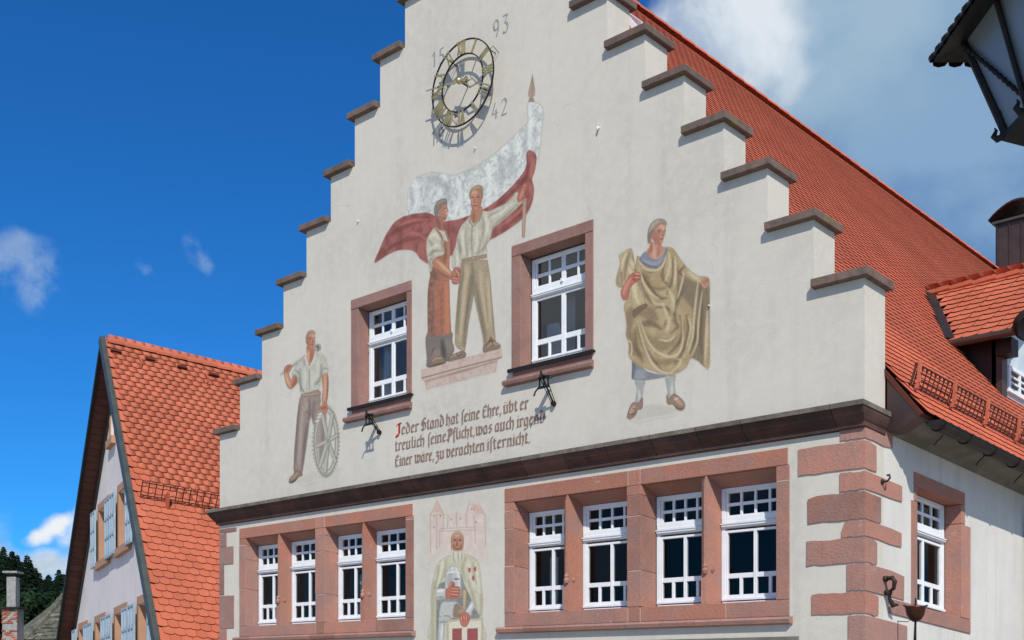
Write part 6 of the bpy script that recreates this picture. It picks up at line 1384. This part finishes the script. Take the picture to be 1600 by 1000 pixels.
M.line([(455, 185), (488, 178)], (88, 58, 52), 1, .85, .6); M.line([(510, 180), (526, 178)], (88, 58, 52), .9, .85, .5); M.line([(500, 180), (508, 218), (498, 226)], (146, 86, 70), .9, .8, .6); M.line([(476, 256), (506, 254)], (132, 62, 56), 1, .8, .5); M.line([(462, 200), (486, 196)], (120, 72, 62), .8, .6, .6)
M.fill([(366, 292), (362, 220), (378, 145), (410, 96), (460, 70), (508, 74), (540, 104), (532, 132), (500, 112), (458, 130), (434, 176), (412, 206), (402, 250), (388, 296)], (142, 124, 108), .96, .6, edge=(98, 84, 76)); M.line([(390, 180), (420, 120), (470, 92)], (178, 158, 138), 2, .7, 2); M.line([(376, 280), (384, 220), (410, 170)], (108, 92, 82), 2, .6, 1.6)
M.fill([(100, 410), (140, 375), (206, 340), (228, 368), (246, 470), (290, 640), (345, 848), (290, 880), (232, 908), (216, 800), (200, 740), (136, 706), (100, 700), (70, 660), (86, 560), (112, 480)], (178, 156, 116), .96, .7, edge=(108, 90, 68)); M.hatch((196, 174, 132), .5, 7, 15)
for p, w, a in [([(150, 400), (120, 500), (130, 690)], 3, .6), ([(205, 370), (170, 480), (150, 640)], 3.4, .6), ([(225, 400), (245, 520), (300, 720)], 2.4, .6), ([(100, 560), (90, 640), (110, 690)], 2.6, .5)]: M.line(p, (112, 92, 70), w*.6, a, w*.6)
for p, w in [([(165, 390), (135, 460), (122, 550)], 1.8), ([(195, 520), (230, 620), (250, 760), (280, 850)], 2.6), ([(215, 450), (240, 520)], 2)]: M.line(p, (216, 196, 154), w, .7, w*.8)
M.fill([(232, 905), (345, 848), (360, 878), (300, 925), (240, 980)], (112, 92, 68), .96, .5, edge=(80, 64, 50))
M.fill([(118, 735), (150, 670), (180, 620), (205, 580), (245, 562), (288, 560), (302, 600), (292, 636), (240, 668), (205, 712), (196, 780), (156, 822), (126, 796)], (176, 88, 72), .96, .6, edge=(112, 52, 46)); M.line([(145, 760), (165, 690), (210, 620)], (210, 134, 110), 2.2, .7, 2)
for p in [[(235, 575), (262, 600), (296, 604)], [(232, 595), (262, 620), (292, 622)], [(225, 620), (260, 642)]]: M.line(p, (120, 56, 48), .9, .8, .6)
for p in [[(245, 572), (290, 578)], [(245, 606), (290, 612)]]: M.line(p, (224, 156, 126), 1, .7, .8)
M.fill([(856, 652), (866, 625), (892, 612), (922, 612), (934, 640), (918, 684), (884, 714), (862, 684)], (196, 134, 106), .96, .5, edge=(120, 72, 58))
for p in [[(872, 640), (892, 680)], [(888, 628), (908, 664)], [(905, 622), (924, 650)]]: M.line(p, (128, 76, 60), .9, .8, .6)
M.build('mural', 'painted robed figure in an ochre cloak carrying a rolled cloth right of the windows')

# ---- workman with the cog wheel
M = Mural(-10.66, -8.96, 4.72, 7.62, .0085)
M.frame(430, 620, .14)
M.fill([(230, 900), (330, 870), (470, 830), (640, 800), (740, 800), (650, 870), (480, 930), (250, 970)], (184, 181, 172), .55, 4)
G1 = (430, 510, .12); G2 = (430, 620, .14)
M.fill([(400, 180), (480, 120), (560, 120), (575, 230), (565, 420), (520, 690), (500, 740), (478, 560), (450, 400)], (150, 132, 130), .9, .9); M.line([(520, 200), (540, 400), (510, 680)], (118, 102, 104), 3, .6, 3)
M.fill([(275, 5), (380, -20), (505, -20), (512, 60), (485, 150), (468, 240), (450, 360), (430, 330), (404, 222), (386, 262), (370, 400), (345, 590), (318, 760), (306, 842), (250, 815), (204, 826), (214, 600), (230, 400), (242, 240), (258, 110)], (136, 118, 112), .96, .8, sm=False, edge=(86, 72, 72)); M.hatch((156, 138, 130), .5, 7, 16)
for p, w, a in [([(380, 30), (384, 180), (370, 260)], 2.4, .6), ([(270, 80), (250, 300), (230, 600), (215, 800)], 3.6, .5), ([(360, 300), (330, 500), (300, 820)], 3.6, .6), ([(440, 60), (420, 180), (440, 300)], 3, .5), ([(300, 140), (370, 180), (400, 200)], 2, .5)]: M.line(p, (92, 78, 80), w*.6, a, w*.6)
for p in [[(310, 120), (290, 350), (265, 750)], [(340, 20), (345, 100), (330, 160)]]: M.line(p, (172, 152, 142), 2.2, .6, 2.2)
M.fill([(152, 952), (166, 900), (205, 862), (218, 816), (262, 822), (304, 848), (300, 882), (262, 900), (222, 948), (180, 968)], (122, 98, 76), .96, .6, edge=(70, 54, 46)); M.line([(180, 920), (215, 885), (250, 850)], (166, 138, 110), 2, .7, 1.6); M.line([(158, 955), (210, 945), (250, 905)], (66, 52, 44), .9, .8, .6)
# cog wheel
CXG, CYG = 568, 498
def ell(rx, ry, dx=0, dy=0, n=40, tilt=0.0): return [(CXG+dx+rx*math.cos(2*math.pi*i/n)+tilt*ry*math.sin(2*math.pi*i/n), CYG+dy+ry*math.sin(2*math.pi*i/n)) for i in range(n)]
def ringline(rx, ry, col, w, al, n=44, a0=0, a1=360, dx=0, soft=.8):
    pts = [(CXG+dx+rx*math.cos(math.radians(a0+(a1-a0)*i/n)), CYG+ry*math.sin(math.radians(a0+(a1-a0)*i/n))) for i in range(n+1)]; M.line(pts, col, w, al, soft, sm=False, clip=False, taper=False)
for i in range(52):
    a = 2*math.pi*i/52; c, s_ = math.cos(a), math.sin(a)
    if -2.0 < math.atan2(s_, c) < -1.0 and False: continue
    M.line([(CXG+118*c, CYG+352*s_), (CXG+(154 if c < 0 else 150)*c, CYG+402*s_)], (158, 158, 148), .95, .9, .45, sm=False, clip=False, taper=False)
    M.line([(CXG+128*c+3, CYG+360*s_+8), (CXG+(150)*c+3, CYG+394*s_+8)], (104, 102, 96), .5, .6, .4, sm=False, clip=False, taper=False)
ringline(127, 366, (160, 160, 149), 2.2, .95); ringline(114, 344, (190, 190, 178), 1.2, .9, dx=4); ringline(106, 330, (120, 119, 112), .8, .7); ringline(136, 380, (118, 117, 110), .6, .6)
HB = (590, 492)
for x, y in [(530, 205), (640, 190), (690, 432), (672, 720), (560, 835), (500, 780), (470, 548)]:
    M.line([HB, (x, y)], (118, 117, 110), 2.9, .9, .6, sm=False, clip=False, taper=False); M.line([(HB[0]-3, HB[1]), (x-4, y)], (176, 176, 165), 1.9, .95, .6, sm=False, clip=False, taper=False)
M.fill([(590+22*math.cos(a), 492+62*math.sin(a)) for a in np.linspace(0, 2*math.pi, 15)[:-1]], (168, 168, 157), .96, .6, edge=(100, 99, 94)); M.fill([(590+8*math.cos(a), 492+26*math.sin(a)) for a in np.linspace(0, 2*math.pi, 11)[:-1]], (110, 108, 102), .9, .5)
# torso
M.frame(*G1)
M.line([(72, 628), (200, 525), (410, 372)], (170, 168, 158), 1.7, .95, .6, sm=False, clip=False, taper=False); M.line([(100, 622), (220, 530), (400, 392)], (112, 110, 104), .6, .7, .5, sm=False, clip=False)
M.fill([(515, 250), (540, 228), (592, 236), (596, 300), (560, 334), (512, 316)], (146, 148, 146), .95, .5, sm=False, edge=(88, 88, 88)); M.line([(530, 270), (560, 262), (560, 310)], (74, 74, 76), 1.2, .8, .8, clip=False)
M.fill([(112, 600), (120, 540), (150, 508), (190, 492), (220, 508), (212, 552), (186, 600), (182, 630), (212, 700), (226, 650), (268, 626), (294, 690), (284, 742), (240, 796), (198, 818), (156, 784), (128, 700)], SK, .96, .6, edge=(120, 64, 50)); M.line([(140, 620), (160, 700), (200, 780)], SKL, 2, .7, 1.8); M.line([(270, 660), (260, 730), (215, 790)], SKD, 2, .7, 1.6)
for p in [[(140, 540), (176, 560)], [(160, 515), (196, 536)], [(128, 570), (160, 585)]]: M.line(p, (120, 64, 50), .8, .8, .6)
M.fill([(602, 642), (640, 600), (684, 606), (696, 720), (692, 860), (680, 960), (664, 1020), (620, 1020), (608, 940), (620, 800)], SK, .96, .6, edge=(122, 66, 52)); M.line([(650, 640), (655, 800), (640, 960)], SKL, 2, .7, 2); M.line([(684, 660), (684, 800), (668, 960)], SKD, 1.6, .6, 1.6)
M.fill([(388, 385), (330, 440), (282, 488), (248, 550), (218, 606), (222, 642), (272, 630), (290, 690), (292, 744), (316, 746), (320, 800), (330, 858), (420, 862), (500, 838), (564, 818), (592, 740), (602, 640), (650, 614), (692, 596), (694, 556), (680, 500), (652, 402), (620, 362), (560, 346), (520, 335), (505, 420), (448, 545), (405, 475)], (178, 179, 164), .96, .7, edge=(112, 116, 116)); M.hatch((196, 197, 182), .5, 8, 17)
for p, w, a in [([(320, 560), (322, 700), (340, 830)], 3, .6), ([(448, 550), (446, 680), (450, 820)], 1, .7), ([(600, 500), (600, 620), (590, 720)], 2.6, .6), ([(590, 660), (560, 720), (520, 760)], 2.6, .6), ([(380, 420), (378, 460), (380, 510)], 1.4, .6), ([(250, 570), (280, 580), (310, 620)], 1.6, .6), ([(610, 560), (650, 545), (690, 560)], 1.4, .6), ([(380, 860), (350, 820), (330, 780)], 2, .6)]: M.line(p, (116, 122, 126), w*.7, a, w*.6)
for p in [[(380, 540), (390, 660), (380, 780)], [(560, 420), (555, 560), (520, 680)], [(480, 600), (485, 700), (480, 800)]]: M.line(p, (204, 205, 192), 2.4, .6, 2.4)
M.fill([(410, 262), (470, 296), (508, 290), (518, 350), (500, 420), (462, 500), (444, 542), (416, 486), (392, 410), (408, 340)], (178, 106, 78), .96, .6, edge=(120, 70, 56)); M.line([(430, 330), (430, 400), (440, 480)], SKL, 2, .7, 2); M.line([(480, 320), (470, 400), (450, 460)], SKD, 1.6, .6, 1.6)
M.line([(408, 350), (396, 400), (420, 490), (446, 548)], (206, 206, 194), 1.2, .8, .7, clip=False); M.line([(520, 345), (508, 420), (470, 500), (446, 548)], (206, 206, 194), 1.2, .8, .7, clip=False)
M.fill([(408, 205), (416, 120), (450, 86), (500, 84), (518, 118), (522, 180), (516, 240), (502, 290), (470, 300), (426, 272)], (182, 116, 88), .96, .5, edge=(122, 74, 58)); M.shade([(405, 150), (450, 150), (450, 290), (410, 270)], (148, 82, 66), .55, 2.5); M.line([(480, 100), (500, 130), (500, 170)], SKL, 1.8, .7, 1.6)
M.line([(446, 162), (474, 156)], (86, 54, 46), .8, .85, .5); M.line([(494, 150), (514, 146)], (86, 54, 46), .8, .85, .5); M.line([(486, 160), (492, 200), (482, 206)], (140, 82, 64), .8, .8, .5); M.line([(466, 238), (500, 234)], (128, 60, 52), .9, .8, .5)
M.fill([(400, 215), (398, 140), (416, 82), (452, 54), (494, 52), (518, 70), (516, 110), (492, 88), (450, 88), (424, 116), (416, 170), (412, 215)], (158, 136, 108), .96, .5, edge=(108, 88, 70))
M.fill([(332, 880), (430, 862), (560, 822), (594, 850), (596, 896), (440, 920), (338, 916)], (142, 120, 102), .96, .6, sm=False, edge=(90, 76, 68)); M.line([(360, 895), (460, 888), (570, 860)], (170, 148, 126), 1.2, .6, 1)
M.frame(*G2)
M.fill([(500, 150), (486, 150), (498, 112), (520, 90), (540, 68), (570, 62), (588, 96), (592, 132), (574, 168), (550, 204), (526, 178), (522, 140)], (182, 108, 82), .96, .5, edge=(116, 62, 50))
for p in [[(540, 110), (552, 140)], [(556, 100), (568, 134)], [(512, 120), (530, 130)]]: M.line(p, (120, 64, 52), .8, .8, .6)
M.fill([(478, 190), (520, 178), (524, 196), (484, 208)], (214, 214, 204), .9, .5, sm=False); M.fill([(466, 222), (508, 212), (510, 232), (472, 240)], (206, 206, 196), .9, .5, sm=False); M.fill([(450, 262), (492, 256), (490, 280), (452, 284)], (206, 206, 196), .9, .5, sm=False)
M.build('mural', 'painted workman with a hammer on his shoulder holding a grey cog wheel, leftmost figure')

# ---- knight below the cornice
M = Mural(-7.16, -5.56, 2.02, 4.36, .0085)
M.frame(640, 770, .23)
cs = (208, 180, 172)
M.fill([(118, 520), (130, 420), (142, 300), (140, 152), (160, 110), (188, 56), (206, 100), (232, 150), (232, 244), (256, 236), (262, 150), (318, 132), (384, 142), (410, 66), (470, 72), (512, 142), (518, 300), (526, 380), (540, 440), (536, 488), (480, 440), (300, 380), (180, 420)], cs, .55, 2.2, sm=False)
M.hatch((222, 206, 198), .6, 9, 18)
for p in [[(140, 152), (142, 400)], [(232, 150), (228, 260)], [(138, 152), (234, 148)], [(188, 56), (140, 152)], [(188, 56), (232, 148)], [(210, 244), (450, 232)], [(210, 262), (450, 250)], [(262, 150), (258, 236)], [(318, 132), (320, 230)], [(384, 142), (388, 230)], [(410, 66), (384, 142)], [(470, 72), (512, 150)], [(440, 150), (446, 340)], [(514, 150), (518, 360)], [(185, 160), (186, 380)], [(205, 250), (205, 370)]]: M.line(p, (168, 134, 128), .55, .6, .6, sm=False, clip=False, taper=False)
M.fill([(150, 140), (188, 66), (226, 138), (188, 130)], (196, 140, 130), .5, 1.2, sm=False); M.fill([(414, 74), (466, 80), (506, 148), (450, 140)], (198, 144, 134), .5, 1.4, sm=False)
for x, y in [(166, 160), (210, 158), (166, 235), (420, 110), (436, 112), (452, 200), (285, 180), (345, 175)]: M.fill([(x-5, y-8), (x+5, y-8), (x+5, y+8), (x-5, y+8)], (150, 112, 106), .7, .5, sm=False)
M.fill([(146, 1010), (146, 850), (144, 700), (152, 620), (168, 550), (190, 480), (230, 445), (268, 425), (320, 455), (372, 418), (430, 432), (468, 470), (482, 540), (490, 620), (500, 720), (494, 860), (500, 1010)], (196, 192, 168), .95, .8, edge=(128, 126, 108)); M.hatch((178, 174, 148), .5, 8, 19)
M.shade([(150, 640), (186, 640), (186, 1010), (146, 1010)], (148, 152, 120), .6, 2.5); M.line([(172, 660), (174, 1000)], (186, 188, 152), 1.6, .6, 1.2)
for p, w in [([(200, 500), (190, 580), (170, 660)], 2), ([(250, 450), (240, 540), (200, 620)], 2), ([(430, 470), (440, 560), (470, 640)], 2), ([(400, 600), (430, 700), (460, 800)], 2), ([(380, 440), (360, 520), (380, 600)], 2), ([(480, 640), (488, 740), (480, 840)], 2)]: M.line(p, (150, 142, 118), w*.8, .55, w)
for p in [[(225, 470), (210, 560), (190, 630)], [(400, 450), (410, 540), (440, 640)], [(455, 500), (465, 600), (480, 680)]]: M.line(p, (220, 216, 194), 1.8, .6, 1.6)
M.fill([(188, 660), (240, 600), (250, 540), (340, 540), (372, 620), (410, 700), (440, 780), (470, 850), (300, 860), (250, 870), (200, 1010), (184, 1010)], (112, 114, 116), .95, .8); M.hatch((146, 148, 150), .5, 5, 20)
M.frame(655, 880, .12)
M.fill([(222, 330), (340, 330), (345, 460), (230, 480), (212, 420)], (188, 192, 194), .95, .6, sm=False, edge=(110, 114, 118)); M.line([(240, 360), (330, 350)], (226, 228, 230), 2, .8, 1.5); M.line([(230, 450), (330, 440)], (128, 132, 136), 1.5, .7, 1.2)
M.fill([(290, 520), (380, 500), (500, 510), (530, 620), (420, 720), (330, 700), (262, 690)], (184, 188, 188), .95, .6, edge=(110, 114, 118)); M.fill([(262, 700), (400, 680), (390, 760), (330, 790), (320, 1000), (245, 1000), (255, 780)], (178, 182, 184), .95, .6, edge=(112, 116, 120))
for p in [[(330, 530), (300, 680)], [(300, 800), (290, 990)]]: M.line(p, (220, 222, 222), 1.6, .8, 1.2)
for p in [[(370, 540), (350, 690)], [(262, 690), (330, 676), (420, 712)], [(250, 775), (320, 762), (390, 772)], [(330, 800), (326, 990)]]: M.line(p, (116, 120, 126), .9, .75, .8)
M.fill([(440, 700), (440, 600), (455, 540), (490, 520), (530, 540), (552, 600), (545, 710)], (134, 110, 94), .95, .6, edge=(196, 198, 198))
M.fill([(568, 345), (618, 345), (604, 600), (570, 600)], (190, 168, 120), .95, .6, sm=False, edge=(128, 106, 72)); M.fill([(510, 620), (560, 596), (600, 610), (640, 640), (600, 660), (520, 650)], (172, 130, 100), .95, .6)
for y in range(400, 600, 26): M.line([(570, y), (604, y-6)], (140, 116, 80), .5, .8, .4, sm=False)
M.fill([(600, 640), (640, 560), (680, 490), (715, 520), (720, 560), (690, 640), (662, 700)], (186, 190, 192), .95, .6, edge=(112, 116, 120)); M.line([(640, 620), (690, 530)], (224, 226, 226), 1.5, .8, 1)
M.fill([(340, 330), (342, 180), (366, 90), (400, 44), (435, 28), (480, 40), (520, 84), (545, 165), (548, 300), (552, 410), (530, 420), (520, 330), (420, 336)], (184, 188, 190), .96, .6, edge=(108, 112, 116)); M.shade([(380, 120), (430, 130), (430, 320), (370, 330)], (142, 148, 154), .6, 2.5); M.line([(350, 140), (430, 112), (530, 130)], (222, 224, 224), 1.1, .8, .7); M.line([(480, 60), (510, 140), (520, 320)], (222, 224, 224), 1.6, .6, 1.4); M.line([(425, 70), (440, 66)], (236, 236, 234), 1.6, .8, 1)
M.fill([(456, 196), (524, 200), (524, 216), (456, 212)], (52, 52, 56), .95, .4, sm=False)
M.fill([(346, 400), (352, 340), (384, 316), (392, 270), (420, 240), (452, 244), (470, 270), (460, 300), (510, 304), (536, 330), (540, 390), (520, 440), (480, 462), (390, 458), (350, 440)], (186, 96, 76), .96, .5, edge=(120, 56, 46))
for p in [[(420, 300), (470, 312), (530, 318)], [(420, 345), (530, 352)], [(415, 385), (530, 392)], [(410, 425), (510, 430)], [(425, 250), (440, 290), (470, 285)]]: M.line(p, (128, 58, 48), .8, .8, .6)
for p in [[(430, 328), (520, 336)], [(425, 366), (520, 372)], [(420, 406), (515, 412)], [(400, 290), (420, 260)]]: M.line(p, (226, 152, 124), .8, .7, .7)
M.fill([(360, 745), (520, 722), (700, 722), (832, 714), (832, 1010), (360, 1010)], (188, 180, 152), .96, .6, sm=False, edge=(120, 112, 92)); M.fill([(384, 770), (520, 748), (810, 742), (812, 1010), (384, 1010)], (214, 210, 192), .96, .5, sm=False, edge=(150, 142, 120))
for a, b in ((432, 556), (626, 764)): M.fill([(a, 852), (b, 846), (b, 1010), (a, 1010)], (150, 54, 60), .96, .6, sm=False, edge=(110, 40, 44))
M.shade([(360, 900), (1000, 900), (1000, 1010), (360, 1010)], (150, 54, 60), .0, 1)
M.fill([(530, 760), (532, 700), (550, 660), (590, 634), (630, 646), (660, 676), (662, 730), (646, 780), (620, 824), (580, 832), (548, 812)], (184, 96, 76), .96, .5, edge=(120, 56, 46))
for p in [[(566, 700), (572, 750)], [(598, 690), (602, 750)], [(628, 700), (630, 750)]]: M.line(p, (126, 58, 48), .8, .8, .6)
for p in [[(552, 700), (556, 740)], [(584, 690), (588, 740)], [(614, 690), (618, 740)]]: M.line(p, (226, 156, 126), .8, .7, .7)
for x, y in [(655, 95), (726, 82), (706, 200)]:
    M.fill([(x-24, y-42), (x, y-36), (x+24, y-42), (x+22, y+10), (x, y+42), (x-22, y+10)], (168, 70, 66), .95, .5, sm=False, edge=(226, 210, 200)); M.line([(x, y-34), (x, y+30)], (132, 50, 48), .5, .6, .4)
M.frame(640, 770, .23)
M.fill([(284, 380), (282, 310), (296, 275), (326, 260), (354, 272), (368, 310), (366, 370), (352, 400), (300, 400)], (178, 116, 92), .96, .5, edge=(118, 72, 58))
M.line([(300, 322), (318, 320)], (76, 48, 42), 1.1, .85, .6); M.line([(334, 320), (352, 322)], (76, 48, 42), 1.1, .85, .6); M.line([(325, 322), (320, 356), (332, 362)], (130, 74, 58), 1.1, .8, .7); M.line([(308, 382), (345, 382)], (124, 58, 50), 1.1, .8, .6); M.line([(300, 350), (306, 380)], (128, 76, 60), 1.4, .6, 1); M.line([(352, 350), (346, 380)], (128, 76, 60), 1.4, .6, 1); M.line([(310, 290), (340, 290)], (212, 160, 132), 2, .6, 1.6)
M.fill([(286, 388), (310, 394), (345, 394), (366, 388), (374, 428), (360, 466), (330, 486), (300, 466), (280, 430)], (206, 202, 182), .96, .7, edge=(140, 134, 116))
for p in [[(300, 400), (298, 440), (312, 470)], [(330, 400), (330, 480)], [(355, 400), (356, 440), (345, 468)]]: M.line(p, (150, 144, 126), .9, .7, .8)
M.fill([(288, 300), (296, 268), (326, 256), (358, 268), (368, 300), (350, 280), (326, 272), (302, 280)], (186, 168, 148), .7, .8)
M.build('mural', 'painted bearded knight with helmet and shield before a pale castle, between the lower window groups')
